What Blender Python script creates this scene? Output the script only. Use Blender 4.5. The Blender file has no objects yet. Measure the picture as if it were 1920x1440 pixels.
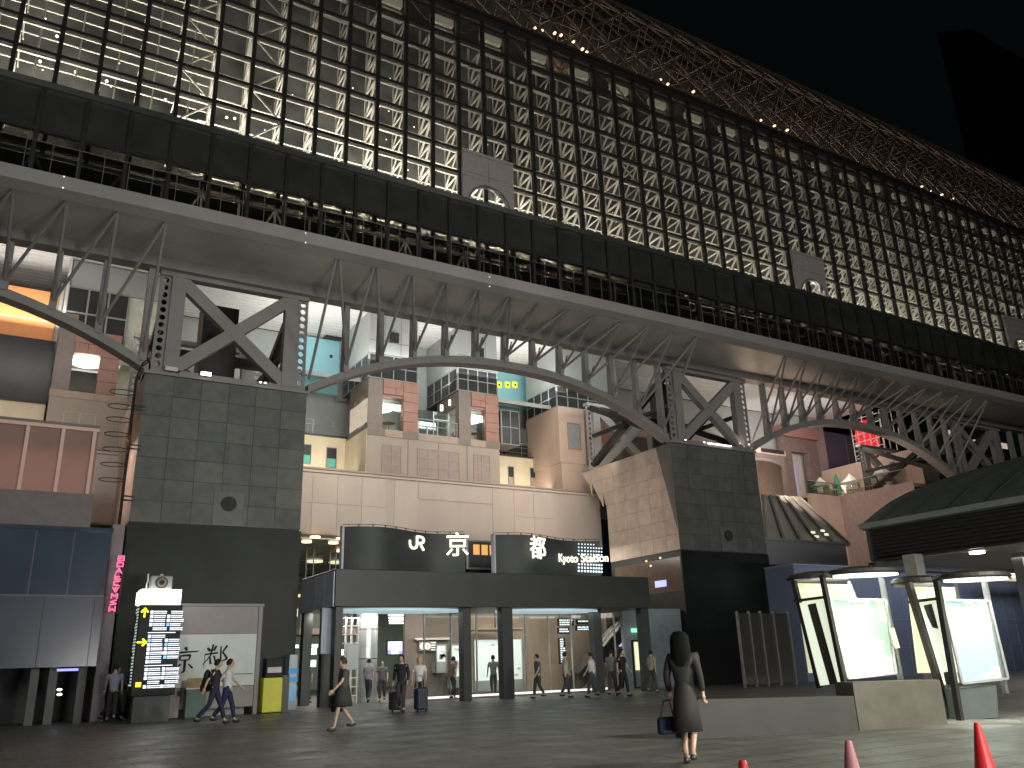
import bpy, bmesh, math, random
from mathutils import Vector, Matrix
random.seed(7)
S = bpy.context.scene
COL = S.collection
R = math.radians
# ---------------------------------------------------------------- camera
F_PX = 1566.07; YAW, PITCH, ROLL = R(31.106), R(18.3995), R(-1.832); EYE = 1.4
cy_, sy_ = math.cos(YAW), math.sin(YAW)
FWD = Vector((sy_*math.cos(PITCH), cy_*math.cos(PITCH), math.sin(PITCH)))
R0 = Vector((cy_, -sy_, 0)); U0 = R0.cross(FWD)
RT = R0*math.cos(ROLL)+U0*math.sin(ROLL); UP = RT.cross(FWD)
CAMP = Vector((0, 0, EYE))
cam = bpy.data.objects.new("camera", bpy.data.cameras.new("camera")); COL.objects.link(cam)
cam.matrix_world = Matrix(((RT.x, UP.x, -FWD.x, 0), (RT.y, UP.y, -FWD.y, 0), (RT.z, UP.z, -FWD.z, EYE), (0, 0, 0, 1)))
cam.data.sensor_width = 36; cam.data.sensor_fit = 'HORIZONTAL'
cam.data.lens = 36*F_PX/1920; cam.data.clip_start = .1; cam.data.clip_end = 2000
S.camera = cam
def at(x, y, X=None, Y=None, Z=None, D=None):
    """photo measurement -> point on a known plane of the place"""
    d = FWD+RT*((x-960)/F_PX)-UP*((y-720)/F_PX)
    if X is not None: t = X/d.x
    elif Y is not None: t = Y/d.y
    elif Z is not None: t = (Z-EYE)/d.z
    else: t = D/(d.x*sy_+d.y*cy_)
    return CAMP+d*t
# ---------------------------------------------------------------- world, night sky
S.view_settings.view_transform = 'Standard'; S.view_settings.look = 'None'
S.view_settings.exposure = 0; S.view_settings.gamma = 1
S.cycles.max_bounces = 6; S.cycles.diffuse_bounces = 3; S.cycles.glossy_bounces = 3
S.cycles.transparent_max_bounces = 12; S.cycles.transmission_bounces = 3
S.cycles.sample_clamp_indirect = 4; S.cycles.caustics_reflective = False; S.cycles.caustics_refractive = False
W = bpy.data.worlds.new("World"); S.world = W; W.use_nodes = True
nt = W.node_tree; bg = nt.nodes['Background']
sk = nt.nodes.new('ShaderNodeTexSky'); sk.sky_type = 'NISHITA'; sk.sun_disc = False
sk.sun_elevation = R(-6); sk.sun_rotation = R(200)
ad = nt.nodes.new('ShaderNodeMixRGB'); ad.blend_type = 'ADD'; ad.inputs[0].default_value = 1
mu = nt.nodes.new('ShaderNodeMixRGB'); mu.blend_type = 'MULTIPLY'; mu.inputs[0].default_value = 1
mu.inputs[2].default_value = (.01, .01, .01, 1)
nt.links.new(sk.outputs[0], mu.inputs[1]); nt.links.new(mu.outputs[0], ad.inputs[1])
ad.inputs[2].default_value = (.0013, .0022, .0022, 1)   # city glow on the night sky
nt.links.new(ad.outputs[0], bg.inputs[0]); bg.inputs[1].default_value = 1.0
# ---------------------------------------------------------------- lamps of the place, and added fill lights
def area(name, loc, tgt, sx, sy, w, col=(1, .93, .8), spread=180):
    l = bpy.data.lights.new(name, 'AREA'); l.shape = 'RECTANGLE'; l.size = sx; l.size_y = sy
    l.energy = w; l.color = col; l.spread = R(spread)
    o = bpy.data.objects.new(name, l); COL.objects.link(o); o.location = loc
    o.rotation_euler = (Vector(tgt)-Vector(loc)).to_track_quat('-Z', 'Y').to_euler(); return o
def spot(name, loc, tgt, w, ang, col=(1, .93, .8), r=.1, blend=.5):
    l = bpy.data.lights.new(name, 'SPOT'); l.energy = w; l.color = col; l.spot_size = R(ang); l.spot_blend = blend
    l.shadow_soft_size = r
    o = bpy.data.objects.new(name, l); COL.objects.link(o); o.location = loc
    o.rotation_euler = (Vector(tgt)-Vector(loc)).to_track_quat('-Z', 'Y').to_euler(); return o
area("high_fill_light", (-14, -30, 22), (15, 33, 10), 8, 8, 5600, (.93, 1, .95))  # unseen soft fill behind the camera, added to lift the dark fronts
area("high_fill_light", (40, -30, 22), (38, 33, 10), 8, 8, 5600, (1, .97, .90))  # second unseen fill behind the camera, added like the first
area("low_fill_light", (8, -6, .6), (18, 31, 17.2), 6, 2, 1300, (1, .98, .93), 100)  # unseen fill near the ground, added to brighten the soffit from below
area('side_fill_light', (17.5, 2.0, 6.0), (10.5, 7.5, 0), 1.5, 1.5, 2100, (1, 1, .86))  # unseen fill right of the view, added to brighten the paving
# uplights in the foot of the glass wall; they wash the space frame from below
area("frame_uplight", (-8, 37.7, 22.4), (-8, 36.2, 34), 22, .5, 4200, (1, .97, .9))
area("frame_uplight", (18, 37.7, 22.4), (18, 36.2, 34), 28, .5, 7000, (1, .97, .9))
area("frame_uplight", (62, 37.7, 22.4), (62, 36.2, 34), 56, .5, 12000, (1, .97, .9))
# wash lights on the terraces behind the arches
area("terrace_wash", (19.8, 37.0, 10.2), (19.8, 42, 9.9), 17, .6, 112, (1, .86, .74))
area("terrace_wash", (27, 37.5, 13.0), (27, 43, 13.2), 10, .6, 190, (1, .88, .68))
area("terrace_wash", (12.5, 37.5, 13.0), (12.5, 46, 13.2), 4, .6, 150, (1, .9, .7))
area('terrace_wash', (13.2, 44.2, 11.5), (13.4, 46, 13.1), 4.5, .3, 75, (1, .9, .72))
area('terrace_wash', (29, 44.2, 11.5), (29, 46, 13.1), 6, .3, 110, (1, .9, .74))
area('terrace_wash', (24.6, 36.2, 8.2), (29.7, 37, 9.6), 4, 1.2, 140, (1, .84, .72))  # unseen wash added to brighten the middle pier's side face
area("terrace_wash", (20.5, 38.2, 14.4), (20.5, 42, 15.2), 9, .5, 70, (1, .9, .8))
area("terrace_wash", (-1, 37, 11.5), (-1, 42, 13), 8, .6, 110, (1, .82, .68))
area("terrace_wash", (46, 36.4, 12.0), (54, 43, 13), 10, .6, 420, (1, .80, .66))
area("terrace_wash", (56.6, 43, 13.3), (60, 45, 15), .4, 5, 45, (1, .82, .68))
area("hall_uplight", (20, 43.2, 17.9), (20, 44.5, 21), 20, 2.5, 620, (1, .98, .93))
area("hall_uplight", (-2, 43.2, 17.9), (-2, 44.5, 21), 6, 1.0, 120, (1, .97, .9))
area("hall_uplight", (48, 43.2, 17.9), (48, 44.5, 21), 20, 2.5, 110, (1, .93, .85))
area("hall_light", (22, 38.6, 16.8), (22, 47, 17.5), 22, .5, 420, (.95, 1, .95))
area("hall_light", (0, 38.6, 16.8), (0, 47, 17.5), 9, .5, 150, (1, .95, .88))
area("hall_light", (52, 42.6, 17.5), (59, 50, 16), 8, .5, 340, (1, .93, .88))
area("concourse_light", (18, 41, 7.6), (18, 41, 0), 22, 6, 2400, (1, .93, .8))
area("concourse_light", (18, 34.6, 3.5), (18, 37.6, 1), 14, .6, 430, (1, .95, .85))
area("concourse_light", (18, 32.2, 3.40), (18, 32.2, 0), 13, 1.2, 90, (.85, .95, 1))
area("soffit_uplight", (38.5, 34.9, 12.7), (40.5, 31.3, 17.1), 9, .3, 260, (1, .72, .54), 150)
# ---------------------------------------------------------------- materials
def mat(name, c, rough=.6, metal=0, emit=None, es=0, var=.12, scale=3, bump=0, spec=.5, streak=0):
    m = bpy.data.materials.new(name); m.use_nodes = True; t = m.node_tree; b = t.nodes['Principled BSDF']
    b.inputs['Roughness'].default_value = rough; b.inputs['Metallic'].default_value = metal
    b.inputs['Specular IOR Level'].default_value = spec
    tc = t.nodes.new('ShaderNodeTexCoord'); n = t.nodes.new('ShaderNodeTexNoise'); n.inputs['Scale'].default_value = scale
    n.inputs['Detail'].default_value = 6
    t.links.new(tc.outputs['Object'], n.inputs['Vector'])
    cr = t.nodes.new('ShaderNodeValToRGB')
    cr.color_ramp.elements[0].position = .3; cr.color_ramp.elements[1].position = .7
    cr.color_ramp.elements[0].color = tuple(max(0, v*(1-var)) for v in c)+(1,)
    cr.color_ramp.elements[1].color = tuple(min(1, v*(1+var)) for v in c)+(1,)
    t.links.new(n.outputs[0], cr.inputs[0])
    if streak:   # rain streaks and grime running down the surface
        mp = t.nodes.new('ShaderNodeMapping'); mp.inputs['Scale'].default_value = (.9, .9, .12); t.links.new(tc.outputs['Object'], mp.inputs[0])
        n2 = t.nodes.new('ShaderNodeTexNoise'); n2.inputs['Scale'].default_value = 1.3; n2.inputs['Detail'].default_value = 8; t.links.new(mp.outputs[0], n2.inputs[0])
        r2 = t.nodes.new('ShaderNodeMapRange'); r2.inputs[1].default_value = .35; r2.inputs[2].default_value = .65; r2.inputs[3].default_value = 1-streak; r2.inputs[4].default_value = 1; t.links.new(n2.outputs[0], r2.inputs[0])
        m2 = t.nodes.new('ShaderNodeMixRGB'); m2.blend_type = 'MULTIPLY'; m2.inputs[0].default_value = 1; t.links.new(cr.outputs[0], m2.inputs[1]); t.links.new(r2.outputs[0], m2.inputs[2]); t.links.new(m2.outputs[0], b.inputs['Base Color'])
    else: t.links.new(cr.outputs[0], b.inputs['Base Color'])
    if bump:
        bp = t.nodes.new('ShaderNodeBump'); bp.inputs['Strength'].default_value = bump; bp.inputs['Distance'].default_value = .02
        t.links.new(n.outputs[0], bp.inputs['Height']); t.links.new(bp.outputs[0], b.inputs['Normal'])
    if emit: b.inputs['Emission Color'].default_value = tuple(emit)+(1,); b.inputs['Emission Strength'].default_value = es
    return m
def glassmat(name, tint=(1, 1, 1), refl=.08, body=0., bodyc=(.1, .1, .1), rough=.02):
    m = bpy.data.materials.new(name); m.use_nodes = True; t = m.node_tree; t.nodes.clear()
    o = t.nodes.new('ShaderNodeOutputMaterial'); tr = t.nodes.new('ShaderNodeBsdfTransparent'); tr.inputs[0].default_value = tuple(tint)+(1,)
    g = t.nodes.new('ShaderNodeBsdfGlossy'); g.inputs['Roughness'].default_value = rough
    fr = t.nodes.new('ShaderNodeFresnel'); fr.inputs[0].default_value = 1.45
    ma = t.nodes.new('ShaderNodeMath'); ma.operation = 'MULTIPLY_ADD'; ma.inputs[1].default_value = .6; ma.inputs[2].default_value = refl*.3
    mx = t.nodes.new('ShaderNodeMixShader'); t.links.new(fr.outputs[0], ma.inputs[0]); t.links.new(ma.outputs[0], mx.inputs[0])
    a = tr
    if body:
        d = t.nodes.new('ShaderNodeBsdfDiffuse'); d.inputs[0].default_value = tuple(bodyc)+(1,)
        n = t.nodes.new('ShaderNodeTexNoise'); n.inputs['Scale'].default_value = 1.5
        mm = t.nodes.new('ShaderNodeMath'); mm.operation = 'MULTIPLY_ADD'; mm.inputs[1].default_value = body*.4; mm.inputs[2].default_value = body*.8
        t.links.new(n.outputs[0], mm.inputs[0])
        m2 = t.nodes.new('ShaderNodeMixShader'); t.links.new(mm.outputs[0], m2.inputs[0])
        t.links.new(tr.outputs[0], m2.inputs[1]); t.links.new(d.outputs[0], m2.inputs[2]); a = m2
    t.links.new(a.outputs[0], mx.inputs[1]); t.links.new(g.outputs[0], mx.inputs[2]); t.links.new(mx.outputs[0], o.inputs[0])
    return m
def lit(name, c, s, var=.0): return mat(name, tuple(min(.8, v) for v in c), .5, emit=c, es=s, var=var)
M = dict(
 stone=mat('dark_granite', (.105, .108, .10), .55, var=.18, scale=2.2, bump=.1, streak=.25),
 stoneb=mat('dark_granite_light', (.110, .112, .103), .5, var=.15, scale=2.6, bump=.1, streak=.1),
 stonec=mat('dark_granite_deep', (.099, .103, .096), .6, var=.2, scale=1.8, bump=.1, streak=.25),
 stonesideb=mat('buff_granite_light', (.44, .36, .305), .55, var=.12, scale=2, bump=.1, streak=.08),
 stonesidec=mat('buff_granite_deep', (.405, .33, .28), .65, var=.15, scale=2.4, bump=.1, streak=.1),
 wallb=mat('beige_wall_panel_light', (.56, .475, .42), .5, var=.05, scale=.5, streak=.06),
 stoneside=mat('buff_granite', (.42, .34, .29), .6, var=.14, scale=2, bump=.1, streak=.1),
 joint=mat('joint', (.05, .05, .047), .9),
 black=mat('polished_black_stone', (.010, .013, .012), .42, var=.35, scale=.7, spec=.22),
 steel=mat('grey_painted_steel', (.23, .215, .21), .5, var=.08, scale=1.2),
 fascia=mat('warm_grey_panel', (.25, .235, .228), .45, var=.1, scale=.6),
 soffit=mat('soffit_metal', (.42, .42, .39), .45, .1, var=.2, scale=.5),
 mull=mat('black_mullion', (.022, .02, .018), .4, var=.2),
 walk=mat('walkway_cladding', (.03, .03, .03), .35, var=.3, scale=.8),
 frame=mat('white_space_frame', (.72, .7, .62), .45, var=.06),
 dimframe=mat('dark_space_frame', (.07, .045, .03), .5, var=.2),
 stonepanel=mat('pink_grey_panel', (.36, .32, .31), .6, var=.08),
 wall=mat('beige_wall_panel', (.53, .45, .405), .55, var=.06, scale=.5, streak=.07),
 wall2=mat('tan_tower_panel', (.36, .30, .26), .6, var=.06, scale=.5, streak=.07),
 cream=mat('cream_wall', (.72, .62, .46), .7, var=.08, scale=.8, streak=.1),
 winpan=mat('dusty_rose_pane', (.29, .22, .205), .4, var=.08),
 brown=mat('brown_cladding', (.20, .16, .14), .6, var=.1),
 brown2=mat('light_brown_cladding', (.36, .28, .23), .6, var=.1),
 red=mat('terracotta_cladding', (.31, .165, .13), .6, var=.12, scale=2),
 greyp=mat('pale_grey_panel', (.40, .42, .41), .5, var=.06, scale=.4),
 greyd=mat('dark_window_glass', (.03, .032, .033), .35, var=.3, scale=.8),
 white=mat('white_slat_ceiling', (.78, .77, .74), .6, var=.03),
 blue=mat('sky_blue_wall', (.30, .60, .68), .6, var=.04, scale=.5),
 blued=mat('slate_blue_wall', (.20, .24, .34), .5, var=.08, scale=.6),
 orange=mat('orange_wall', (.80, .33, .12), .6, var=.05),
 peach=mat('peach_wall', (.60, .44, .36), .6, var=.06, scale=.5, streak=.08),
 mullw=mat('pale_window_bar', (.30, .31, .30), .4, var=.05),
 canopy=mat('charcoal_canopy_metal', (.040, .044, .043), .45, .1, var=.12, scale=1.5),
 sign=mat('dark_sign_metal', (.05, .054, .056), .55, .1, var=.12, scale=1),
 lilac=mat('lilac_side_panel', (.50, .50, .60), .5, var=.1, scale=1.5),
 navyb=mat('blue_glazed_panel', (.035, .055, .085), .2, var=.2, scale=.6),
 violetb=mat('violet_grey_panel', (.07, .075, .105), .22, var=.15, scale=.8),
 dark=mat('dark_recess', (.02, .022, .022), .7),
 metal=mat('brushed_metal', (.45, .46, .47), .3, .8, var=.1, scale=6),
 pinkm=mat('pink_lit_frame', (.75, .5, .43), .5, var=.05),
 pale=mat('pale_panel', (.6, .56, .54), .6, var=.06),
 boardw=mat('white_board', (.62, .64, .62), .6, var=.05),
 boardg=mat('mauve_board', (.30, .26, .26), .6, var=.05),
 ink=mat('black_ink', (.015, .015, .015), .7),
 yellow=mat('yellow_panel', (.62, .58, .03), .45, var=.08),
 conr=mat('red_plastic', (.55, .02, .02), .4, var=.12),
 rubber=mat('black_rubber', (.02, .02, .02), .7),
 glass=glassmat('clear_glass', (.9, .92, .9), .1),
 facglass=glassmat('facade_glass', (.93, .91, .87), .1, .06, (.3, .29, .27)),
 dglass=glassmat('smoked_glass', (.5, .5, .47), .15, .06, (.05, .05, .045)),
 gglass=glassmat('grey_green_glass', (.72, .78, .74), .3, .18, (.4, .44, .42)),
 letter=lit('letter_glow', (1, 1, .72), 1.6), warm=lit('warm_lamp', (1, .72, .42), 2.2),
 lampw=lit('white_lamp', (1, .98, .92), 4), lampc=lit('cool_lamp', (.8, .92, 1), 1.5),
 disc=lit('cool_diffuser', (.42, .55, .6), .75), greenl=lit('green_lamp', (.3, .9, .55), 1.2),
 pink=lit('pink_neon', (1, .10, .26), 1.6), bluel=lit('blue_lamp', (.35, .4, 1), 1.1),
 amber=lit('amber_window', (1, .50, .16), .75), text=lit('sign_text', (.85, .88, 1), 1.5),
 arrow=lit('yellow_arrow', (1, .85, .02), 1), leds=lit('led_dot', (.72, .84, 1), 1.3),
 kiosk=lit('kiosk_glow', (.75, .85, .82), .6), mapA=None, mapB=None, mapC=lit('map_glow', (.9, .98, .76), .8),
 beigeb=lit('backlit_beige', (.66, .66, .45), .72), screen=lit('screen_glow', (.75, .92, 1), 1.6),
 strip=lit('white_floor_strip', (1, .98, .92), .9), ywin=lit('yellow_window', (.95, .93, .6), .9),
 tanwall=mat('tan_hall_wall', (.55, .42, .33), .6, var=.05), brwall=mat('brown_hall_wall', (.17, .135, .115), .6, var=.05),
)
def mapmat(name, sea, land, road, es, seed, thr):
    m = bpy.data.materials.new(name); m.use_nodes = True; t = m.node_tree; b = t.nodes['Principled BSDF']
    tc = t.nodes.new('ShaderNodeTexCoord'); mp = t.nodes.new('ShaderNodeMapping'); mp.inputs['Location'].default_value = (seed, seed*.7, 0)
    t.links.new(tc.outputs['Object'], mp.inputs[0])
    n = t.nodes.new('ShaderNodeTexNoise'); n.inputs['Scale'].default_value = .9; n.inputs['Detail'].default_value = 5; t.links.new(mp.outputs[0], n.inputs[0])
    cr = t.nodes.new('ShaderNodeValToRGB'); cr.color_ramp.elements[0].position = thr; cr.color_ramp.elements[1].position = thr+.02
    cr.color_ramp.elements[0].color = sea+(1,); cr.color_ramp.elements[1].color = land+(1,); t.links.new(n.outputs[0], cr.inputs[0])
    v = t.nodes.new('ShaderNodeTexVoronoi'); v.feature = 'DISTANCE_TO_EDGE'; v.inputs['Scale'].default_value = 5; t.links.new(mp.outputs[0], v.inputs[0])
    lt = t.nodes.new('ShaderNodeMath'); lt.operation = 'LESS_THAN'; lt.inputs[1].default_value = .03; t.links.new(v.outputs[0], lt.inputs[0])
    sc = t.nodes.new('ShaderNodeMath'); sc.operation = 'MULTIPLY'; sc.inputs[1].default_value = .25; t.links.new(lt.outputs[0], sc.inputs[0])
    mx = t.nodes.new('ShaderNodeMixRGB'); t.links.new(sc.outputs[0], mx.inputs[0]); t.links.new(cr.outputs[0], mx.inputs[1]); mx.inputs[2].default_value = road+(1,)
    dk = t.nodes.new('ShaderNodeMixRGB'); dk.blend_type = 'MULTIPLY'; dk.inputs[0].default_value = 1; dk.inputs[2].default_value = (.3, .3, .3, 1); t.links.new(mx.outputs[0], dk.inputs[1]); t.links.new(dk.outputs[0], b.inputs['Base Color']); t.links.new(mx.outputs[0], b.inputs['Emission Color'])
    b.inputs['Emission Strength'].default_value = es; b.inputs['Roughness'].default_value = .3
    return m
M['mapA'] = mapmat('city_map_print', (.42, .60, .45), (.80, .90, .66), (.50, .66, .48), .95, 3.1, .50)
M['mapB'] = mapmat('region_map_print', (.42, .62, .56), (.95, .97, .82), (.66, .75, .58), .95, 8.3, .49)
# paving: big slabs with joints
pm = bpy.data.materials.new('plaza_paving'); pm.use_nodes = True; t = pm.node_tree; b = t.nodes['Principled BSDF']
tc = t.nodes.new('ShaderNodeTexCoord'); br = t.nodes.new('ShaderNodeTexBrick'); t.links.new(tc.outputs['Object'], br.inputs['Vector'])
br.inputs['Scale'].default_value = 1; br.inputs['Brick Width'].default_value = 1.2; br.inputs['Row Height'].default_value = .6
br.inputs['Mortar Size'].default_value = .018; br.inputs['Color1'].default_value = (.15, .15, .132, 1); br.inputs['Color2'].default_value = (.215, .212, .185, 1)
br.inputs['Mortar'].default_value = (.025, .025, .022, 1)
n = t.nodes.new('ShaderNodeTexNoise'); n.inputs['Scale'].default_value = 1.1; n.inputs['Detail'].default_value = 8; t.links.new(tc.outputs['Object'], n.inputs[0])
mx = t.nodes.new('ShaderNodeMixRGB'); mx.blend_type = 'MULTIPLY'; mx.inputs[0].default_value = .75
t.links.new(br.outputs[0], mx.inputs[1]); t.links.new(n.outputs[0], mx.inputs[2]); t.links.new(mx.outputs[0], b.inputs['Base Color'])
mr = t.nodes.new('ShaderNodeMapRange'); mr.inputs[1].default_value = .3; mr.inputs[2].default_value = .7; mr.inputs[3].default_value = .3; mr.inputs[4].default_value = .58; t.links.new(n.outputs[0], mr.inputs[0]); t.links.new(mr.outputs[0], b.inputs['Roughness'])
bp = t.nodes.new('ShaderNodeBump'); bp.inputs['Strength'].default_value = .25; bp.inputs['Distance'].default_value = .01; t.links.new(br.outputs[1], bp.inputs['Height']); bp.invert = True; t.links.new(bp.outputs[0], b.inputs['Normal'])
M['paving'] = pm
# ---------------------------------------------------------------- mesh helpers
def wloc(o):
    v = Vector(o.location)
    while o.parent: o = o.parent; v += Vector(o.location)
    return v
def vary(o, mats, per=6):
    for m_ in mats: o.data.materials.append(M[m_])
    rr = random.Random(3)
    ps = o.data.polygons
    for k in range(0, len(ps), per):
        i = rr.choice([0, 0]+list(range(len(mats)+1)))
        for j in range(k, min(k+per, len(ps))): ps[j].material_index = i
class MB:
    def __init__(s): s.v = []; s.f = []
    def add(s, vs, fs):
        k = len(s.v); s.v += [tuple(v) for v in vs]; s.f += [tuple(i+k for i in f) for f in fs]; return s
    def hexa(s, a):  # 8 corners: bottom ring 0-3, top ring 4-7
        return s.add(a, [(0, 3, 2, 1), (4, 5, 6, 7), (0, 1, 5, 4), (1, 2, 6, 5), (2, 3, 7, 6), (3, 0, 4, 7)])
    def box(s, x0, x1, y0, y1, z0, z1):
        return s.hexa([(x0, y0, z0), (x1, y0, z0), (x1, y1, z0), (x0, y1, z0), (x0, y0, z1), (x1, y0, z1), (x1, y1, z1), (x0, y1, z1)])
    def prism(s, poly, vec):
        n = len(poly); v = Vector(vec); a = [Vector(p) for p in poly]; b = [p+v for p in a]
        return s.add(a+b, [tuple(range(n)), tuple(range(2*n-1, n-1, -1))]+[(i, i+n, (i+1) % n+n, (i+1) % n) for i in range(n)])
    def bar(s, p, q, w, h=None, up=(0, 0, 1)):
        h = h or w; p = Vector(p); q = Vector(q); d = (q-p)
        if d.length < 1e-6: return s
        d.normalize(); u = Vector(up)
        if abs(d.dot(u)) > .98: u = Vector((0, 1, 0)) if abs(d.y) < .9 else Vector((1, 0, 0))
        r = d.cross(u).normalized()*(w/2); u = r.cross(d).normalized()*(h/2)
        return s.hexa([p-r-u, p+r-u, p+r+u, p-r+u, q-r-u, q+r-u, q+r+u, q-r+u])
    def tube(s, p, q, r, n=8, r2=None):
        p = Vector(p); q = Vector(q); d = (q-p).normalized(); u = Vector((0, 0, 1)) if abs(d.z) < .9 else Vector((1, 0, 0))
        a = d.cross(u).normalized(); b = d.cross(a); r2 = r if r2 is None else r2
        v = [p+(a*math.cos(2*math.pi*i/n)+b*math.sin(2*math.pi*i/n))*r for i in range(n)]+[q+(a*math.cos(2*math.pi*i/n)+b*math.sin(2*math.pi*i/n))*r2 for i in range(n)]
        return s.add(v, [(i, (i+1) % n, (i+1) % n+n, i+n) for i in range(n)]+[tuple(range(n-1, -1, -1)), tuple(range(n, 2*n))])
    def path(s, pts, r, n=6):
        for a, b in zip(pts, pts[1:]): s.tube(a, b, r, n)
        return s
    def lathe(s, prof, c=(0, 0, 0), n=20, sx=1, sy=1):
        c = Vector(c); vs = []; fs = []
        for r, z in prof:
            for i in range(n):
                an = 2*math.pi*i/n; vs.append(c+Vector((r*sx*math.cos(an), r*sy*math.sin(an), z)))
        for j in range(len(prof)-1):
            for i in range(n):
                fs.append((j*n+i, j*n+(i+1) % n, (j+1)*n+(i+1) % n, (j+1)*n+i))
        fs.append(tuple(range(n-1, -1, -1))); fs.append(tuple(range((len(prof)-1)*n, len(prof)*n)))
        return s.add(vs, fs)
    def ball(s, c, r, n=12, m=8, sc=(1, 1, 1)):
        return s.lathe([(r*math.sin(math.pi*j/m)+1e-4, -r*sc[2]*math.cos(math.pi*j/m)) for j in range(m+1)], c, n, sc[0], sc[1])
    def build(s, name, m, parent=None, smooth=False, bevel=0):
        me = bpy.data.meshes.new(name); o0 = Vector((0, 0, 0))
        if not parent:
            xs, ys, zs = zip(*s.v); o0 = Vector(((min(xs)+max(xs))/2, (min(ys)+max(ys))/2, min(zs)))
        me.from_pydata([tuple(Vector(v)-o0) for v in s.v], [], s.f); me.update()
        for mm in (m if isinstance(m, list) else [m]): me.materials.append(M[mm] if isinstance(mm, str) else mm)
        if smooth:
            for p in me.polygons: p.use_smooth = True
        o = bpy.data.objects.new(name, me); COL.objects.link(o); o.location = o0
        if parent: o.parent = parent; o.location = -wloc(parent)
        if bevel:
            bv = o.modifiers.new('bevel', 'BEVEL'); bv.width = bevel; bv.segments = 1; bv.limit_method = 'ANGLE'
        return o
def tag(o, label=None, cat=None, group=None, kind=None):
    if label: o['label'] = label
    if cat: o['category'] = cat
    if group: o['group'] = group
    if kind: o['kind'] = kind
    return o
def thing(name, label, cat, loc=(0, 0, 0), group=None):
    o = bpy.data.objects.new(name, None); COL.objects.link(o); o.location = loc; o.empty_display_size = .2
    return tag(o, label, cat, group)
def B(x0, x1, y0, y1, z0, z1): return MB().box(x0, x1, y0, y1, z0, z1)
def copy_tree(o, dx, parent=None):
    c = o.copy(); COL.objects.link(c); c.parent = parent
    if parent is None: c.location = Vector(o.location)+Vector(dx)
    for ch in [k for k in bpy.data.objects if k.parent == o]: copy_tree(ch, dx, c)
    return c
def text_mesh(txt, size, depth, bold=0):
    cu = bpy.data.curves.new('t', 'FONT'); cu.body = txt; cu.size = size; cu.extrude = depth/2; cu.offset = bold; cu.align_x = 'CENTER'; cu.align_y = 'CENTER'
    o = bpy.data.objects.new('t', cu); COL.objects.link(o); bpy.context.view_layer.update()
    me = bpy.data.meshes.new_from_object(o.evaluated_get(bpy.context.evaluated_depsgraph_get()))
    bpy.data.objects.remove(o); return me
def put_text(name, txt, size, c, u, n, m, parent, depth=.04, bold=0):
    """text centred at c, reading along u, facing n"""
    me = text_mesh(txt, size, depth, bold); u = Vector(u).normalized(); n = Vector(n).normalized(); v = n.cross(u)
    mt = Matrix(((u.x, v.x, n.x, c[0]), (u.y, v.y, n.y, c[1]), (u.z, v.z, n.z, c[2]), (0, 0, 0, 1)))
    me.transform(mt); me.materials.clear(); me.materials.append(M[m])
    o = bpy.data.objects.new(name, me); COL.objects.link(o); o.parent = parent; o.location = -wloc(parent); return o
def strokes(mb, lines, c, u, v, n, w, dep):
    """thick 2D strokes on a plane (c origin, u right, v up, n outwards)"""
    c, u, v, n = (Vector(k) for k in (c, u, v, n))
    for L in lines:
        P = [c+u*a+v*b for a, b in L]
        for p, q in zip(P, P[1:]): mb.bar(p, q, w, dep, up=n)
        for p in P: mb.tube(p-n*dep/2, p+n*dep/2, w/2, 8)
    return mb
# ================================================================ ground
g = MB(); g.add([(-300, -200, 0), (500, -200, 0), (500, 500, 0), (-300, 500, 0)], [(0, 1, 2, 3)])
tag(g.build('ground', 'paving'), kind='structure')
# ================================================================ glass wall with the space frame
FY = 35.35; U = 1.625; X0 = 11.91-19*U; NC = 72; ZR = [22.4+1.5*i for i in range(11)]; ZT = 37.75
XE = X0+NC*U
fw = thing('glass_wall', 'tall glass grid wall with lit white space frame rising above the dark walkway', 'glass wall', (X0, FY, 22))
mb = MB()
for i in range(NC+1): mb.box(X0+i*U-.09, X0+i*U+.09, FY-.12, FY+.1, 22.0, ZT)
for z in ZR: mb.box(X0, XE, FY-.09, FY+.07, z-.075, z+.075)
for i in range(NC+1):
    for z in ZR: mb.box(X0+i*U-.035, X0+i*U+.035, FY-.17, FY-.121, z-.035, z+.035)
mb.build('mullion_grid', 'mull', fw)
pan = {8: 0, 9: 0}
PX = [20.04, 46.04, 72.04]
gl = MB(); gl.box(X0, XE, FY+.02, FY+.03, 22, ZT); gl.build('glass', 'facglass', fw)
mb = MB(); mb.box(X0, XE, FY-.25, FY+.5, ZT+.02, ZT+.55); mb.box(X0, XE, FY-.4, FY-.252, ZT+.3, ZT+.5); mb.build('top_beam', 'mull', fw)
# space frame: inner chords, webs standing at right angles to the glass
sf = MB(); IY = FY+.24; OY = FY+1.75
LIM = 5.0
for i in range(NC+1):
    x = X0+i*U; big = i % 2 == 0; left = x < LIM
    sf.bar((x, IY, 22), (x, IY, ZT), .10 if left else .08); 
    if not left: sf.bar((x, OY, 22), (x, OY, ZT-.6), .10 if big else .06)
    for k, z in enumerate(ZR[:-1]):
        if left:
            sf.bar((x, IY, z), (x, OY, z), .05); sf.bar((x+U*.45, OY, z), (x+U*.45, OY, min(ZT, z+1.5)), .07); sf.bar((x, OY, z+.55), (x+U, OY, z+.55), .06)
            if i % 2 == 0: sf.bar((x, IY, z), (x+.1, OY, z-1.4), .06)
            continue
        sf.bar((x, IY, z), (x, OY, z-.02), .095 if big else .07)
        if k > 0: sf.bar((x, IY, z), (x, OY, z-1.45), .11 if big else .075)
        if k > 0 and big: sf.bar((x, OY, z), (x, IY+.1, z-1.45), .05)
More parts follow.
